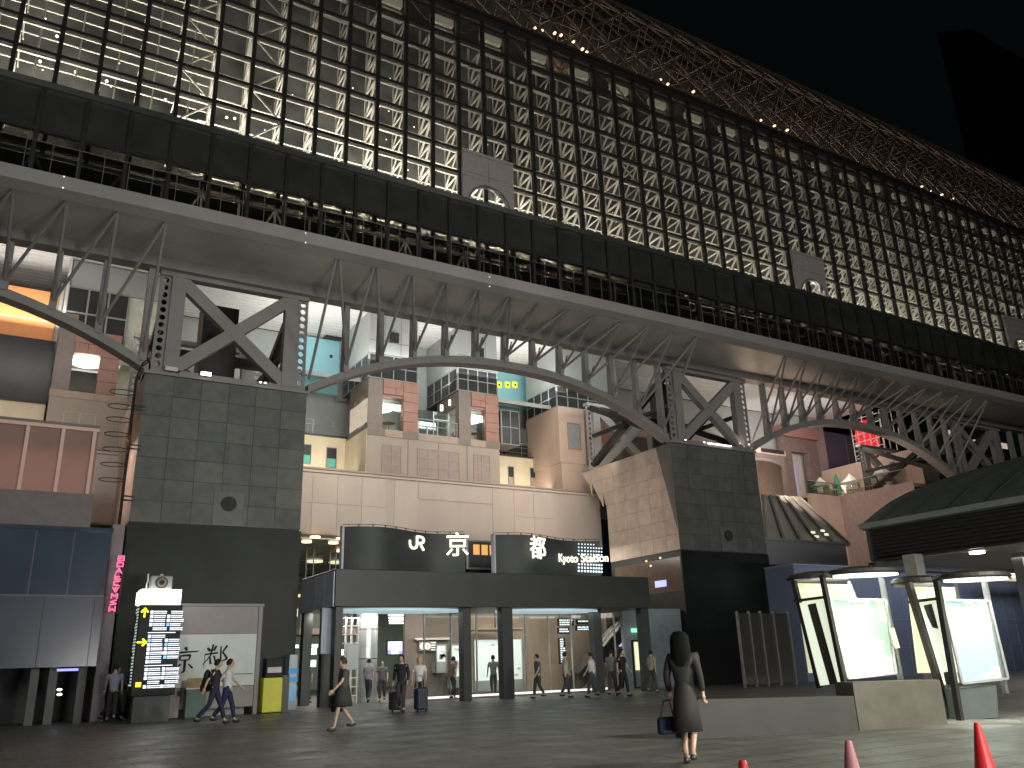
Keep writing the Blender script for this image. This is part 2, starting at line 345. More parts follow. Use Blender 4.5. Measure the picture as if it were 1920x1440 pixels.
for k, z in enumerate(ZR[:-1]):
    sf.bar((LIM, OY, z), (XE, OY, z), .06)
    for i in range(0, NC):
        if i % 2 == 0: sf.bar((X0+i*U+.08, IY+.02, z-.03), (X0+(i+1)*U-.08, IY+.02, z-.03), .11, .08)
        else: sf.bar((X0+i*U+.08, IY+.02, z-.0), (X0+(i+1)*U-.08, IY+.02, z-.0), .07, .05)
for i in range(0, NC):   # extra brackets in the top storey
    a = X0+i*U
    if i % 2 == 0 and a > LIM:
        for z in (35.9, 36.6): sf.bar((a+.1, IY+.15, z), (a+U-.15, IY+.15, z), .14, .09)
        sf.bar((a+U-.15, IY+.15, 36.6), (a+U-.15, IY+.15, 36.2), .07)
for i0 in (14, 16, 30, 44, 58):
    for k in range(0, 10, 2):
        if i0 in (14, 16) or k % 4 == 0:
            a = X0+i0*U; sf.bar((a, FY+.16, ZR[k]), (a+U, FY+.16, ZR[k+1]), .07); sf.bar((a, FY+.16, ZR[k+2] if k < 9 else ZT), (a+U, FY+.16, ZR[k+1]), .07)
tag(sf.build('space_frame', 'frame', fw))
tb = MB()
for i in range(0, NC, 2):
    x = X0+i*U; tb.box(x+.1, x+1.5, FY+.3, FY+.6, 36.98, 37.42)
tag(tb.build('top_panel', lit('lit_baffle', (.6, .6, .47), .42), fw), kind='stuff')
for px in PX:
    w = 1.62; p = MB(); c = (px, FY-.3, 25.02); rr = 1.29
    # slab with a round opening: ring of quads from the square outline to the circle
    n = 40; out = []; inn = []
    for k in range(n):
        an = 2*math.pi*k/n; cx, cz = math.cos(an), math.sin(an); s_ = min(w/abs(cx) if abs(cx) > 1e-6 else 9e9, (1.65)/abs(cz) if abs(cz) > 1e-6 else 9e9)
        out.append((px+cx*s_, 25.02+cz*s_)); inn.append((px+cx*rr, 25.02+cz*rr))
    vs = [(a, FY-.34, b) for a, b in out]+[(a, FY-.34, b) for a, b in inn]+[(a, FY-.14, b) for a, b in out]+[(a, FY-.14, b) for a, b in inn]
    fs = []
    for k in range(n):
        j = (k+1) % n; fs += [(k, j, n+j, n+k), (2*n+k, 3*n+k, 3*n+j, 2*n+j), (n+k, n+j, 3*n+j, 3*n+k), (k, 2*n+k, 2*n+j, j)]
    p.add(vs, fs); p.box(px-w, px-.012, FY-.34, FY-.14, 26.68, 26.9); p.box(px+.012, px+w, FY-.34, FY-.14, 26.68, 26.9)
    p.box(px-w, px-.012, FY-.34, FY-.14, 26.925, 28.1); p.box(px+.012, px+w, FY-.34, FY-.14, 26.925, 28.1); p.box(px-w, px+w, FY-.38, FY-.12, 28.11, 28.3)
    o = p.build('stone_panel', 'stonepanel', fw)
    rg = MB()
    for k in range(n):
        a1, a2 = 2*math.pi*k/n, 2*math.pi*(k+1)/n
        rg.hexa([(px+math.cos(a)*q, y, 25.02+math.sin(a)*q) for y in (FY-.42, FY-.13) for a, q in ((a1, rr-.05), (a2, rr-.05), (a2, rr+.03), (a1, rr+.03))])
    rg.build('ring', 'metal', o)
# atrium behind the glass: floor slab, dark back wall, added haze walls
MB().box(X0, XE, 56, 56.4, 22, 38).build('back_wall', 'greyd', fw)
MB().box(X0, 24, 41.5, 41.7, 22, 46).build('haze_wall', mat('haze_grey', (.075, .076, .074), .3, var=.9, scale=.4), fw)  # haze behind the glass, put into the mottled colour of an added wall
MB().box(24.02, XE, 41.5, 41.7, 22, 46).build('haze_wall', mat('haze_olive', (.055, .054, .045), .35, var=.9, scale=.35), fw)  # olive stretch of the same painted haze
fl = MB(); fl.box(X0, XE, FY+.2, 43, 21.7, 21.95); fl.build('floor_slab', 'walk', fw)
# interior pieces glimpsed at upper left: floodlit panels given glow, lamps, added sparkle
for (x, y, z, w, h, e) in ((4.4, 41, 27.9, 2.0, 1.6, .75), (6.3, 41.2, 27.2, 1.2, 1.6, .6), (16.9, 42, 28.2, 1.5, 1.3, .5)):
    o = MB().box(x, x+w, y, y+.1, z, z+h).build('screen', lit('glowing_atrium_panel', (.9, .92, .92), e), fw)  # white panel, its floodlit brightness put in as glow; no display
fl = MB()
for k in range(60):  # tiny glowing beads added at random for sparkle in the glass wall
    i = random.choice(range(20, 60)); z = random.uniform(23, 36); fl.ball((X0+i*U+random.uniform(.2, 1.4), FY+random.uniform(.2, 2.4), z), .022, 5, 4)
for k in range(46):  # more added sparkle beads, set deeper behind the glass
    i = random.choice(range(8, 24)); z = random.uniform(24, 35); fl.ball((X0+i*U+random.uniform(.2, 1.4), FY+random.uniform(3.2, 5), z), .035, 6, 4)
for (px, py) in ((75, 115), (142, 135), (200, 152), (310, 187), (425, 220), (440, 222), (107, 68)):
    fl.ball(at(px, py, Y=FY+3), .07, 8, 5)
tag(fl.build('sparkle_spotlight', 'lampw', fw), kind='stuff')
# ================================================================ vault over the atrium
vr = thing('vault_roof', 'barrel vault of dark diamond lattice behind the top of the glass wall', 'vault roof', (40, 51, 38))
CY, CZ, RR = 53.1, 38.2, 17.4; NV = 92; du = 1.2; xs0 = -8
def vp(i, j, r): an = math.pi-j*math.radians(4.2); return (xs0+i*du, CY+r*math.cos(an), CZ+r*math.sin(an))
lat = MB(); lat2 = MB()
for i in range(NV):
    for j in range(22):
        if (i+j) % 2 == 0:
            a = vp(i, j, RR); lat.bar(a, vp(i+1, j+1, RR), .10); lat.bar(vp(i+2, j, RR), vp(i+1, j+1, RR), .10)
            if j % 2 == 0: lat.bar(a, vp(i+2, j, RR), .07)
        else:
            a = vp(i, j, RR-1.4); lat2.bar(a, vp(i+1, j+1, RR-1.4), .07); lat2.bar(vp(i+2, j, RR-1.4), vp(i+1, j+1, RR-1.4), .07); lat2.bar(a, vp(i, j+1, RR), .05); lat2.bar(a, vp(i+1, j, RR), .05)
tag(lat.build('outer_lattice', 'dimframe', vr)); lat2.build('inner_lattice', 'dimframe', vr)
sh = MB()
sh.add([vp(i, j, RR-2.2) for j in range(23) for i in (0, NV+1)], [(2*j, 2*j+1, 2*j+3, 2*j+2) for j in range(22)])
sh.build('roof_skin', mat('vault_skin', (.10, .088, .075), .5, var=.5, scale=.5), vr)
eg = MB()
for j in range(22): eg.bar(vp(NV+1, j, RR), vp(NV+1, j+1, RR), .25)
eg.build('end_rib', 'mull', vr)
lm = MB()
for (px, py) in ((1004, 52), (1016, 58), (1040, 62), (1052, 66), (1075, 78), (1092, 92), (1100, 98), (1238, 150), (1252, 158), (1300, 172), (1312, 188), (1426, 226), (1452, 236), (1476, 244), (1500, 254), (1728, 350), (1747, 358), (1766, 365), (1786, 373)):
    q = at(px, py, Y=36.6); lm.box(q.x-.07, q.x+.07, q.y-.1, q.y+.1, q.z-.05, q.z+.05)
tag(lm.build('floodlight', lit('amber_flood', (1, .66, .42), 1.7), vr))
for x, w in ((27, 90), (36, 60), (48, 60), (60, 22), (84, 14)): spot('vault_floodlight', (x, 36.9, 38.8), (x+2, 43, 50), w*2.2, 130, (1, .6, .42), .1)
# ================================================================ walkway (sky corridor) on the arches
wk = thing('sky_walkway', 'long dark glazed walkway running across the steel arches', 'walkway', (20, 33, 17))
WX0, WX1 = -14, 112; SO = 29.65; SZ = 17.15
MB().box(WX0, WX1, SO, 33.6, SZ-.0, SZ+.14).build('soffit', 'soffit', wk)
fb = MB(); fb.prism([(WX0, SO-.02, SZ-.06), (WX0, SO-.45, SZ+.12), (WX0, SO-.5, SZ+.6), (WX0, SO+.1, SZ+.66)], (WX1-WX0, 0, 0)); fb.build('fascia', 'fascia', wk)
ib = MB(); ib.box(WX0, WX1, 32.7, 33.35, SZ-.42, SZ-.004); ib.build('inner_beam', 'steel', wk)
MB().box(WX0, WX1, SO+.12, 33.2, SZ+.6, SZ+.7).build('deck', 'walk', wk)
WB = SZ+.7; ZS = 21.62; ZTOP = 23.72; mx0 = 11.66-16*U
m = MB()
k = 0; x = mx0
while x < WX1:
    m.box(x-.075, x+.075, 32.84, 33.08, WB, ZTOP-.1); x += U
m.box(WX0, WX1, 32.88, 33.05, ZS-.08, ZS+.08); m.box(WX0, WX1, 32.9, 33.05, WB, WB+.35); m.box(WX0, WX1, 32.92, 33.02, WB+1.1, WB+1.16)
m.build('mullion', 'mull', wk)
MB().box(WX0, WX1, 32.95, 33.0, ZS+.08, ZTOP-.3).build('upper_cladding', 'walk', wk)
MB().box(WX0, WX1, 32.97, 32.98, WB+.35, ZS-.08).build('window_band', 'dglass', wk)
rf = MB(); rf.prism([(WX0, 32.7, ZTOP), (WX0, 32.75, ZTOP-.25), (WX0, 35.1, ZTOP-.6), (WX0, 35.1, ZTOP-.35)], (WX1-WX0, 0, 0)); rf.build('roof', 'walk', wk)
rl = MB(); x = 9.96-24*.8125
while x < WX1:
    rl.tube((x, SO-.28, SZ+.6), (x, SO-.28, SZ+1.85), .017, 5); rl.box(x-.07, x+.07, SO-.36, SO-.2, SZ+.6, SZ+.68); x += .8125
for z in (1.85,): rl.tube((WX0, SO-.28, SZ+z), (WX1, SO-.28, SZ+z), .014, 5)
rl.build('railing', mat('railing_steel', (.10, .095, .09), .5), wk)
# trusses inside the walkway, seen through the dark band
it = MB(); x = mx0; k = 0
while x < WX1:
    it.bar((x, 34.6, WB), (x, 34.6, ZS), .1)
    it.bar((x, 34.6, WB+.2 if k % 2 else ZS-.1), (x+U, 34.6, ZS-.1 if k % 2 else WB+.2), .09); x += U; k += 1
it.bar((WX0, 34.6, ZS-.1), (WX1, 34.6, ZS-.1), .12)
it.build('inner_truss', mat('walkway_inner_steel', (.4, .39, .34), .5), wk)
for i in range(5):
    x = [7, 15, 36, 60, 80][i]
    area("walkway_light", (x, 33.9, ZS-.1), (x, 35, 18), 6, .1, 30, (1, .95, .88))
for px, py in ((118, 352), (120, 331), (573, 437), (573, 455), (918, 519), (918, 537)): MB().ball(at(px, py, Y=SO-.5), .03, 6, 4).build('marker_light', lit('marker', (1, .95, .9), 1.0), wk)
# ================================================================ steel arch truss
def arch_z(x, c, half, z0=12.45, zc=15.05): return zc-(zc-z0)*(min(1.0, abs(x-c)/half))**2.25
BAY = 26.0; PIER = [3.55, 29.75, 55.85]   # left edges of the piers, 6.3 m wide
def truss(y0, first, mname):
    tr = thing('steel_arch_truss', ('front' if first else 'rear')+(' grey steel arch truss carrying the walkway on the stone piers' if first else ' darker steel arch truss standing behind the front one on the piers'), 'arch truss', (20, y0, 12.4))
    for b in range(-1, 4) if first else ():
        xa = 9.87+b*BAY; xb = xa+19.75; c = (xa+xb)/2; half = (xb-xa)/2
        rb = MB(); N = 28; dep = .62
        for k in range(N):
            x1 = xa+(xb-xa)*k/N; x2 = xa+(xb-xa)*(k+1)/N; z1 = arch_z(x1, c, half); z2 = arch_z(x2, c, half)
            rb.hexa([(x1, y0-.04, z1-.05), (x2, y0-.04, z2-.05), (x2, y0+dep, z2-.05), (x1, y0+dep, z1-.05), (x1, y0-.04, z1+.3), (x2, y0-.04, z2+.3), (x2, y0+dep, z2+.3), (x1, y0+dep, z1+.3)])
        rb.build('arch_rib', mname, tr)
        for k in range(1, 13):
            x = xa+U*k
            if x > xb-.2: break
            z = arch_z(x, c, half)+.3
            f = MB(); f.hexa([(x-.14, y0, z-.1), (x+.14, y0, z-.1), (x+.14, y0+.35, z-.1), (x-.14, y0+.35, z-.1), (x-.11, y0, SZ-.3), (x+.11, y0, SZ-.3), (x+.11, y0+.3, SZ-.3), (x-.11, y0+.3, SZ-.3)])
            if first: f.prism([(x+.1, y0-.1, z-.1), (x+.1, y0-.1, z+.75), (x-.12, y0-.1, z+.75), (x-.12, y0-.1, z-.1)], (0, .1, 0)); f.prism([(x-.02, y0-.1, z+.2), (x-.02, y0-.55, z+.85), (x+.02, y0-.55, z+.85), (x+.02, y0-.1, z+.2)][:3], (.05, 0, 0))
            f.build('hanger', mname, tr)
    return tr
t1 = truss(33.0, True, 'steel')
t2 = truss(40.6, False, 'steel')
# slanted rods from the arch nodes out to the walkway edge, one object per rod of the nearest bays
cnt = 0
for b in (-1, 0, 1):
    xa = 9.87+b*BAY; xb = xa+19.75; c = (xa+xb)/2; half = (xb-xa)/2
    for k in range(0, 13):
        xt = xa+U*k+.0
        for kk in ((k, k+1) if k < 6 else (k,) if k == 6 else (k, k-1)):
            xn = xa+U*kk
            if xn > xb+.3 or xn < -8: continue
            zn = arch_z(xn, c, half)+.55
            MB().tube((xn, 32.95, zn), (xt+(.07 if kk > k else -.07), SO+.1, SZ+.02), .062, 7).build('slanted_rod', 'steel', t1); cnt += 1
# braced towers on the piers with perforated edge plates
def perf(mb, x0, x1, y, t, z0, z1, n, r):
    """plate with a column of round holes"""
    h = (z1-z0)/n; w = (x1-x0)/2; cx = (x0+x1)/2; m_ = 16
    for k in range(n):
        cz = z0+h*(k+.5); out = []; inn = []
        for q in range(m_):
            an = 2*math.pi*(q+.5)/m_; a, c_ = math.cos(an), math.sin(an); s_ = min(w/max(abs(a), 1e-6), (h/2)/max(abs(c_), 1e-6))
            out.append((cx+a*s_, cz+c_*s_)); inn.append((cx+a*r, cz+c_*r))
        vs = [(a, y, b) for a, b in out]+[(a, y, b) for a, b in inn]+[(a, y+t, b) for a, b in out]+[(a, y+t, b) for a, b in inn]
        mb.add(vs, [f for q in range(m_) for j in [(q+1) % m_] for f in ((q, j, m_+j, m_+q), (2*m_+q, 3*m_+q, 3*m_+j, 2*m_+j), (m_+q, m_+j, 3*m_+j, 3*m_+q))])
        for (sx, sz) in ((-1, -1), (1, -1), (1, 1), (-1, 1)):   # corner fillers
            pass
for b, px in enumerate(PIER):
    for y0, par in ((33.0, t1), (40.6, t2)):
        tw = MB(); xl, xr = px+.15, px+6.2; zb, zt = 12.55, 16.74
        tw.box(xl+.45, xl+1.0, y0, y0+.4, zb, zt); tw.box(xr-1.0, xr-.45, y0, y0+.4, zb, zt)
        tw.box(xl, xr, y0+.02, y0+.42, zb-.12, zb+.06); tw.box(xl, xr, y0-.03, y0+.38, zt-.2, zt+.0)
        tower = tw.build('braced_tower', 'steel', par)
        for xq in (xr-.45, xl): pf = MB(); perf(pf, xq, xq+.45, y0+.1, .05, zb+.1, zt-.2, 12, .115); pf.build('perforated_plate', 'steel', tower)
        xb_ = MB(); xb_.bar((xl+.8, y0+.2, zb+.1), (xr-.8, y0+.2, zt-.25), .5, .36, up=(0, 1, 0)); xb_.bar((xl+.8, y0+.22, zt-.25), (xr-.8, y0+.22, zb+.1), .5, .36, up=(0, 1, 0))
        xb_.build('cross_brace', 'steel', tower)
    # bracing in the depth of the tower
    dp = MB()
    for xx in (px+.6, px+5.7):
        dp.bar((xx, 33.3, 12.7), (xx, 41, 16.6), .34); dp.bar((xx, 33.3, 16.6), (xx, 41, 12.7), .34); dp.bar((xx, 33.3, 14.6), (xx, 41, 14.6), .2)
    dp.box(px+2.4, px+3.9, 36, 37.2, 12.4, 16.9); dp.bar((px+.4, 37, 14.7), (px+6, 37, 14.7), .5, .35)
    dp.build('depth_brace', 'mull', t2)
# ================================================================ stone piers
def clad(mb, face, a0, a1, z0, z1, na, nz, pos, t=.03, gap=.014, poly=None):
    for i in range(na):
        for k in range(nz):
            u0 = a0+(a1-a0)*i/na+gap/2; u1 = a0+(a1-a0)*(i+1)/na-gap/2; w0 = z0+(z1-z0)*k/nz+gap/2; w1 = z0+(z1-z0)*(k+1)/nz-gap/2
            if poly:
                u1c = lambda z: min(u1, poly(z)); 
                if u0 >= poly(w1)-.05 and u0 >= poly(w0)-.05: continue
            j = random.uniform(0, .006)
            if face == 'F': mb.box(u0, u1, pos-t-j, pos, w0, w1)
            else:
                if poly:
                    a_, b_ = u1c(w0), u1c(w1); a_ = max(a_, u0+.02); b_ = max(b_, u0+.02)
                    mb.hexa([(pos-t-j, u0, w0), (pos, u0, w0), (pos, a_, w0), (pos-t-j, a_, w0), (pos-t-j, u0, w1), (pos, u0, w1), (pos, b_, w1), (pos-t-j, b_, w1)])
                else: mb.box(pos-t-j, pos, u0, u1, w0, w1)
names = ['leftmost stone pier with round vent, black polished base and ladder on its side', 'stone pier in the middle with cream side face and round vent right of the entrance', 'far right stone pier mostly hidden by the bus shelter roof']
for b, px in enumerate(PIER):
    p = thing('stone_pier', names[b], 'pier', (px+3.15, 37, 0), 'stone piers under the walkway arches')
    co = MB(); x1 = px+6.3
    prof = [(33.06, 0), (39, 0), (39, 9.85), (41.4, 12.3), (33.06, 12.3)]
    co.prism([(px+.04, y, z) for y, z in prof], (6.22, 0, 0)); co.build('core', 'joint', p)
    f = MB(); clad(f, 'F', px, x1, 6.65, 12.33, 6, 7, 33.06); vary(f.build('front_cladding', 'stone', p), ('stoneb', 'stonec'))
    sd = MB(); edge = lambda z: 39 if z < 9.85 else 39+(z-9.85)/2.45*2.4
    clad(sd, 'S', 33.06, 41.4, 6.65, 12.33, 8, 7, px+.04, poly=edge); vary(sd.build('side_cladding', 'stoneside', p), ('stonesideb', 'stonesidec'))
    bs = MB(); bs.box(px-.03, x1+.03, 33.0, 38.9, 0, 6.6); bs.build('base', 'black', p)
    rm = MB(); rm.box(px-.08, x1+.08, 32.95, 33.3, 12.34, 12.46); rm.build('rim', 'steel', p)
    v = MB(); cx = px+3.45; v.box(cx-.56, cx+.56, 32.985, 33.03, 6.66, 7.95); vent = v.build('vent_panel', mat('vent_panel', (.11, .115, .11), .5), p)
    MB().tube((cx, 32.90, 7.5), (cx, 32.985, 7.5), .28, 24).build('vent', 'dark', vent)
    if b == 1:
        ch = MB(); ch.add([(px-.02, 34.25, 12.33), (px-.02, 33.0, 12.33), (px-.09, 33.0, 7.6), (px-.02, 33.1, 12.33)], [(0, 1, 2)]); ch.build('chamfer', 'stone', p)
        MB().box(px-.035, px-.005, 33.1, 38.6, 4.6, 6.3).build('dark_glazing', mat('bronze_glazing', (.10, .07, .055), .15), p)
        wl = MB()
        for q in ((1212, 1052), (1220, 1061), (1238, 1046)): wl.ball(at(*q, X=px-.06), .05, 6, 4)
        wl.build('lamp', 'warm', p); a = at(1240, 1095, X=px-.05)
        MB().box(px-.06, px-.04, a.y-.4, a.y+.5, a.z-.15, a.z+.18).build('blue_light', 'bluel', p)
# lights and pipes standing on top of the piers
for k, (q, w, e) in enumerate((((320, 703), .5, 'pale'), ((385, 710), .42, 'lampw'), ((487, 724), .12, 'lampw'), ((496, 724), .12, 'lampw'), ((1284, 833), .1, 'lampw'), ((1319, 838), .12, 'lampw'))):
    a = at(*q, Y=32.93); fl = thing('floodlight', ['large unlit pale floodlight on the left pier rim', 'brightly lit floodlight on the left pier rim', 'left one of two small lamps at right end of the left pier rim', 'right one of two small lamps at right end of the left pier rim', 'small lamp on the left end of the middle pier rim', 'small lamp beside the light tube on the middle pier rim'][k], 'floodlight', (a.x, a.y, 12.46), 'floodlights on the pier tops')
    MB().box(a.x-w/2, a.x+w/2, a.y-.06, a.y+.1, 12.5, 12.5+.3*w+.03).build('housing', 'metal', fl)
    MB().box(a.x-w/2+.02, a.x+w/2-.02, a.y-.12, a.y-.061, 12.5, 12.5+.3*w+.01).build('lens', e, fl)
    MB().box(a.x-.03, a.x+.03, a.y-.02, a.y+.04, 12.45, 12.5).build('bracket', 'mull', fl)
a, b_ = at(1328, 841, Y=32.93), at(1372, 847, Y=32.93)
tag(MB().box(a.x, b_.x, 32.88, 32.94, 12.5, 12.56).build('light_tube', 'lampw'), 'thin bright light tube along the middle pier rim', 'light tube')
# ladder with safety hoops on the left pier
ld = thing('hooped_ladder', 'thin dark safety hoops and rails running up the left side of the left pier', 'ladder', (3.2, 35, 6))
lx = 3.2; r_ = MB(); ly = at(240, 830, X=lx).y
zt_ = at(262, 712, X=lx).z
for yy in (ly, ly-.5):
    r_.path([(lx, yy, 5.9), (lx, yy, 11.6), (lx-.0, yy-.1, 12.0), (lx+.1, yy-.4, 12.35), (lx+.3, yy-.8, 12.45)], .03)
r_.build('rail', 'mull', ld)
rg = MB(); z = 6.1
while z < 11.5: rg.tube((lx, ly, z), (lx, ly-.5, z), .015, 5); z += .3
tag(rg.build('rung', 'mull', ld))
for hy in (778, 806, 831, 859, 887, 915, 943):
    q = at(232-(hy-778)*.165, hy, X=lx); n = 18; h = MB()
    h.path([(lx-.42+.42*math.cos(2*math.pi*i/n), ly-.25+.34*math.sin(2*math.pi*i/n), q.z) for i in range(n+1)], .018, 5)
    h.build('hoop', 'mull', ld)
for z in (10.7, 9.2, 7.3):
    MB().box(lx, lx+.42, ly-.3, ly-.24, z, z+.05).box(lx, lx+.42, ly-.3, ly-.24, z+.14, z+.19).build('wall_bracket', 'mull', ld)
# far dark tower block behind the station, in the right of the sky
a = at(1757, 62, Y=72)
tag(MB().prism([(a.x, 72, 0), (a.x, 72, a.z), (a.x+14, 72, a.z+7), (a.x+90, 72, a.z+7), (a.x+90, 72, 0)], (70, 30, 0)).build('tower_block', mat('night_tower', (.012, .014, .015), .8)), 'black tower block rising against the night sky at far right', 'tower block')
def pb(x0, y0, x1, y1, Y, dep, mb=None):
    """axis aligned box whose front face (plane Y) spans the measured outline"""
    ym = (y0+y1)/2; xm = (x0+x1)/2; a = at(x0, ym, Y=Y).x; b = at(x1, ym, Y=Y).x; z1 = at(xm, y0, Y=Y).z; z0 = at(xm, y1, Y=Y).z
    return (mb or MB()).box(a, b, Y, Y+dep, z0, z1)
def frame_box(mb, x0, x1, y, z0, z1, t, d):
    mb.box(x0, x1, y, y+d, z0, z0+t); mb.box(x0, x1, y, y+d, z1-t, z1); mb.box(x0, x0+t, y, y+d, z0+t, z1-t); mb.box(x1-t, x1, y, y+d, z0+t, z1-t)
def grid(mb, x0, x1, y, z0, z1, nx, nz, t=.05, d=.06):
    for i in range(nx+1): x = x0+(x1-x0)*i/nx; mb.box(x-t/2, x+t/2, y-d, y, z0, z1)
    for k in range(nz+1): z = z0+(z1-z0)*k/nz; mb.box(x0, x1, y-d*.9, y-.002, z-t/2, z+t/2)
def gridS(mb, x, y0, y1, z0, z1, ny, nz, t=.05, d=.06):
    for i in range(ny+1): y = y0+(y1-y0)*i/ny; mb.box(x-d, x, y-t/2, y+t/2, z0, z1)
    for k in range(nz+1): z = z0+(z1-z0)*k/nz; mb.box(x-d*.9, x-.002, y0, y1, z-t/2, z+t/2)
# ================================================================ beige hall front wall behind the piers
hw = thing('hall_front_wall', 'long beige panelled wall above the concourse, between the stone piers', 'wall', (20, 42, 7.9))
w = MB(); w.box(-14, 31.5, 42, 42.5, 7.9, 11.1); w.box(-14, 31.5, 41.9, 42.6, 11.11, 11.24)
n = 20
pn = MB()
for i in range(14):
    for k in range(2):
        x = 9.0+i*1.35
        if 17 < x+1 and x < 24.4: continue
        pn.box(x+.012, x+1.338, 41.965, 42, 7.95+k*1.56, 7.95+(k+1)*1.56-.02)
pn.box(17.62, 19.0, 41.965, 42, 7.95, 11.02); pn.box(23.75, 24.9, 41.965, 42, 7.95, 11.02)
pn.box(19.03, 23.72, 41.95, 42, 10.12, 11.02)
w.build('backing', 'wall', hw); vary(pn.build('panels', 'wall', hw), ('wallb',)); B(-14, 31.5, 41.85, 42.6, 11.26, 11.36).build('coping', 'wall2', hw)
MB().box(-14, 8.9, 41.96, 42, 7.95, 11.0).build('left_panels', 'wall', hw)
# ================================================================ twin tower block in the centre bay
TY = 42.6; tx0, tx1 = 16.22, 24.65
tb = thing('terrace_block', 'beige block with two terracotta framed openings between the left and middle piers', 'building', (20.4, TY, 11.3))
ZB = 14.05; ZR0 = 17.0
MB().box(tx0, tx1, TY, TY+6, 11.37, ZB-.42).build('body', 'wall2', tb)
for x in (18.67, 20.6, 22.45): B(x-.012, x+.012, TY-.012, TY-.001, 11.4, ZB-.45).build('joint_line', 'joint', tb)
for nm, (xa, xb_, nx, nz) in enumerate(((17.12, 18.25, 2, 3), (19.28, 21.92, 4, 3), (22.9, 23.98, 2, 3))):
    win = B(xa, xb_, TY-.02, TY-.001, 11.5, 13.15).build('window', 'winpan', tb)
    gm = MB(); grid(gm, xa, xb_, TY-.021, 11.5, 13.15, nx, nz, .05, .03); gm.build('window_bars', 'wall2', win)
sb = MB(); sb.box(tx0-.03, tx1+.03, TY-.04, TY+5.9, ZB-.42, ZB); sb.build('sill_band', 'brown2', tb)
bd = MB(); bd.box(tx0-.04, 17.26, TY-.045, TY-.0405, ZB-.42, ZB-.01); bd.box(18.3, 19.3, TY-.045, TY-.0405, ZB-.42, ZB-.01); bd.box(21.85, 22.7, TY-.045, TY-.0405, ZB-.42, ZB-.01); bd.box(23.7, tx1+.035, TY-.045, TY-.0405, ZB-.42, ZB-.01)
bd.build('sill_blocks', 'brown', tb)
for q, (xa, xr, xb_) in enumerate(((tx0, 17.1, 19.25), (21.95, 22.78, tx1))):
    f = MB(); ow0, ow1, oz0, oz1 = xr+.02, xb_-.92, ZB+.02, 16.0
    # brown left side
    f.box(xa, xr-.02, TY+.0, TY+.5, ZB, ZR0); f.box(xa, xa+.3, TY+.5, TY+3, ZB, 14.3); f.box(xa, xa+.3, TY+.5, TY+3, 16.2, ZR0); f.box(xa, xa+.3, TY+2.3, TY+3, 14.3, 16.2)
    pt = f.build('brown_side', 'brown', tb)
    f = MB()
    for k in range(5): z0 = ZB+k*.59; f.box(ow1+.02, xb_-.0, TY-.05, TY+.45, z0+.01, z0+.575)
    f.box(xr+.01, (xr+xb_)/2-.3, TY-.05, TY+.45, 16.15, 16.54); f.box((xr+xb_)/2-.28, ow1, TY-.05, TY+.45, 16.15, 16.54)
    f.box(xr+.01, (xr+xb_)/2-.0, TY-.05, TY+.45, 16.56, ZR0); f.box((xr+xb_)/2+.02, ow1, TY-.05, TY+.45, 16.56, ZR0)
    f.box(xr+.01, ow1+.1, TY+.05, TY+.6, 16.0, 16.14)
    f.build('terracotta_frame', 'red', tb)
    rm = MB(); rm.box(xa+.31, xb_-.1, TY+2.6, TY+2.7, ZB, 16.9); rm.box(xa+.31, xb_-.1, TY+.5, TY+2.6, 16.2, 16.3); rm.build('room', 'greyp', tb)
    l = MB(); cx = ow0+.45+.2*q; l.lathe([(.02, .04), (.5, .0), (.52, .06), (.5, .12), (.02, .14)], (cx, TY+1.2, 15.55), 24, 1.1, 1.3); l.build('oval_lamp', 'lampw', tb)
    fu = MB(); fu.box(ow0+.1, ow0+.55, TY+1.3, TY+1.9, ZB+.05, ZB+.75); fu.tube((ow0+.8, TY+1.1, ZB), (ow0+.8, TY+1.1, ZB+.7), .03, 6); fu.lathe([(.02, .7), (.35, .7), (.35, .74), (.02, .74)], (ow0+.8, TY+1.1, ZB), 14)
    fu.box(ow0+.0, ow1, TY+2.4, TY+2.45, ZB, ZB+1.1); fu.build('furniture', 'brown2', tb)
    B(ow0, ow1, TY+.12, TY+.14, ZB+.02, 15.98).build('glass', 'glass', tb)
# glass boxes above and between
for q, (xa, xb_, zt) in enumerate(((tx0, 19.25, 19.2), (21.9, tx1, 19.2))):
    MB().box(xa+.02, xb_-.02, TY+.05, TY+4.5, ZR0+.02, ZR0+1.55).build('dark_glass_band', 'greyd', tb)
    gm = MB(); grid(gm, xa+.02, xb_-.02, TY+.05, ZR0+.06, ZR0+1.5, 4, 2, .05, .05); gridS(gm, xa+.01, TY+.1, TY+4.4, ZR0+.06, ZR0+1.5, 4, 2, .05, .05); gm.build('window_bars', 'mullw', tb)
    MB().box(xa, xb_, TY, TY+4.6, ZR0+1.57, 21.3).build('upper_body', 'greyp', tb)
    jl = MB(); jl.box(xa-.01, xb_+.01, TY-.012, TY-.001, ZR0+2.3, ZR0+2.33)
    for x in (xa+.95, xa+1.95): jl.box(x-.01, x+.01, TY-.012, TY-.001, ZR0+1.6, 21.2)
    jl.build('panel_joints', 'brown', tb)
    v = MB(); v.box(xa+1.25, xa+1.75, TY-.16, TY-.014, ZR0+2.35, ZR0+2.95); v.box(xa+1.2, xa+1.22, TY-.18, TY-.014, ZR0+2.3, ZR0+3.0); v.build('vent_grille', 'greyd', tb)
mid = MB(); mid.box(19.27, 21.93, TY+1.6, TY+1.7, ZB, 16.0); mid.build('back_glazing', 'gglass', tb)
mid = MB(); mid.box(19.27, 21.88, TY+4.4, TY+4.5, ZB, 21.2); mid.build('back_wall', 'greyp', tb)
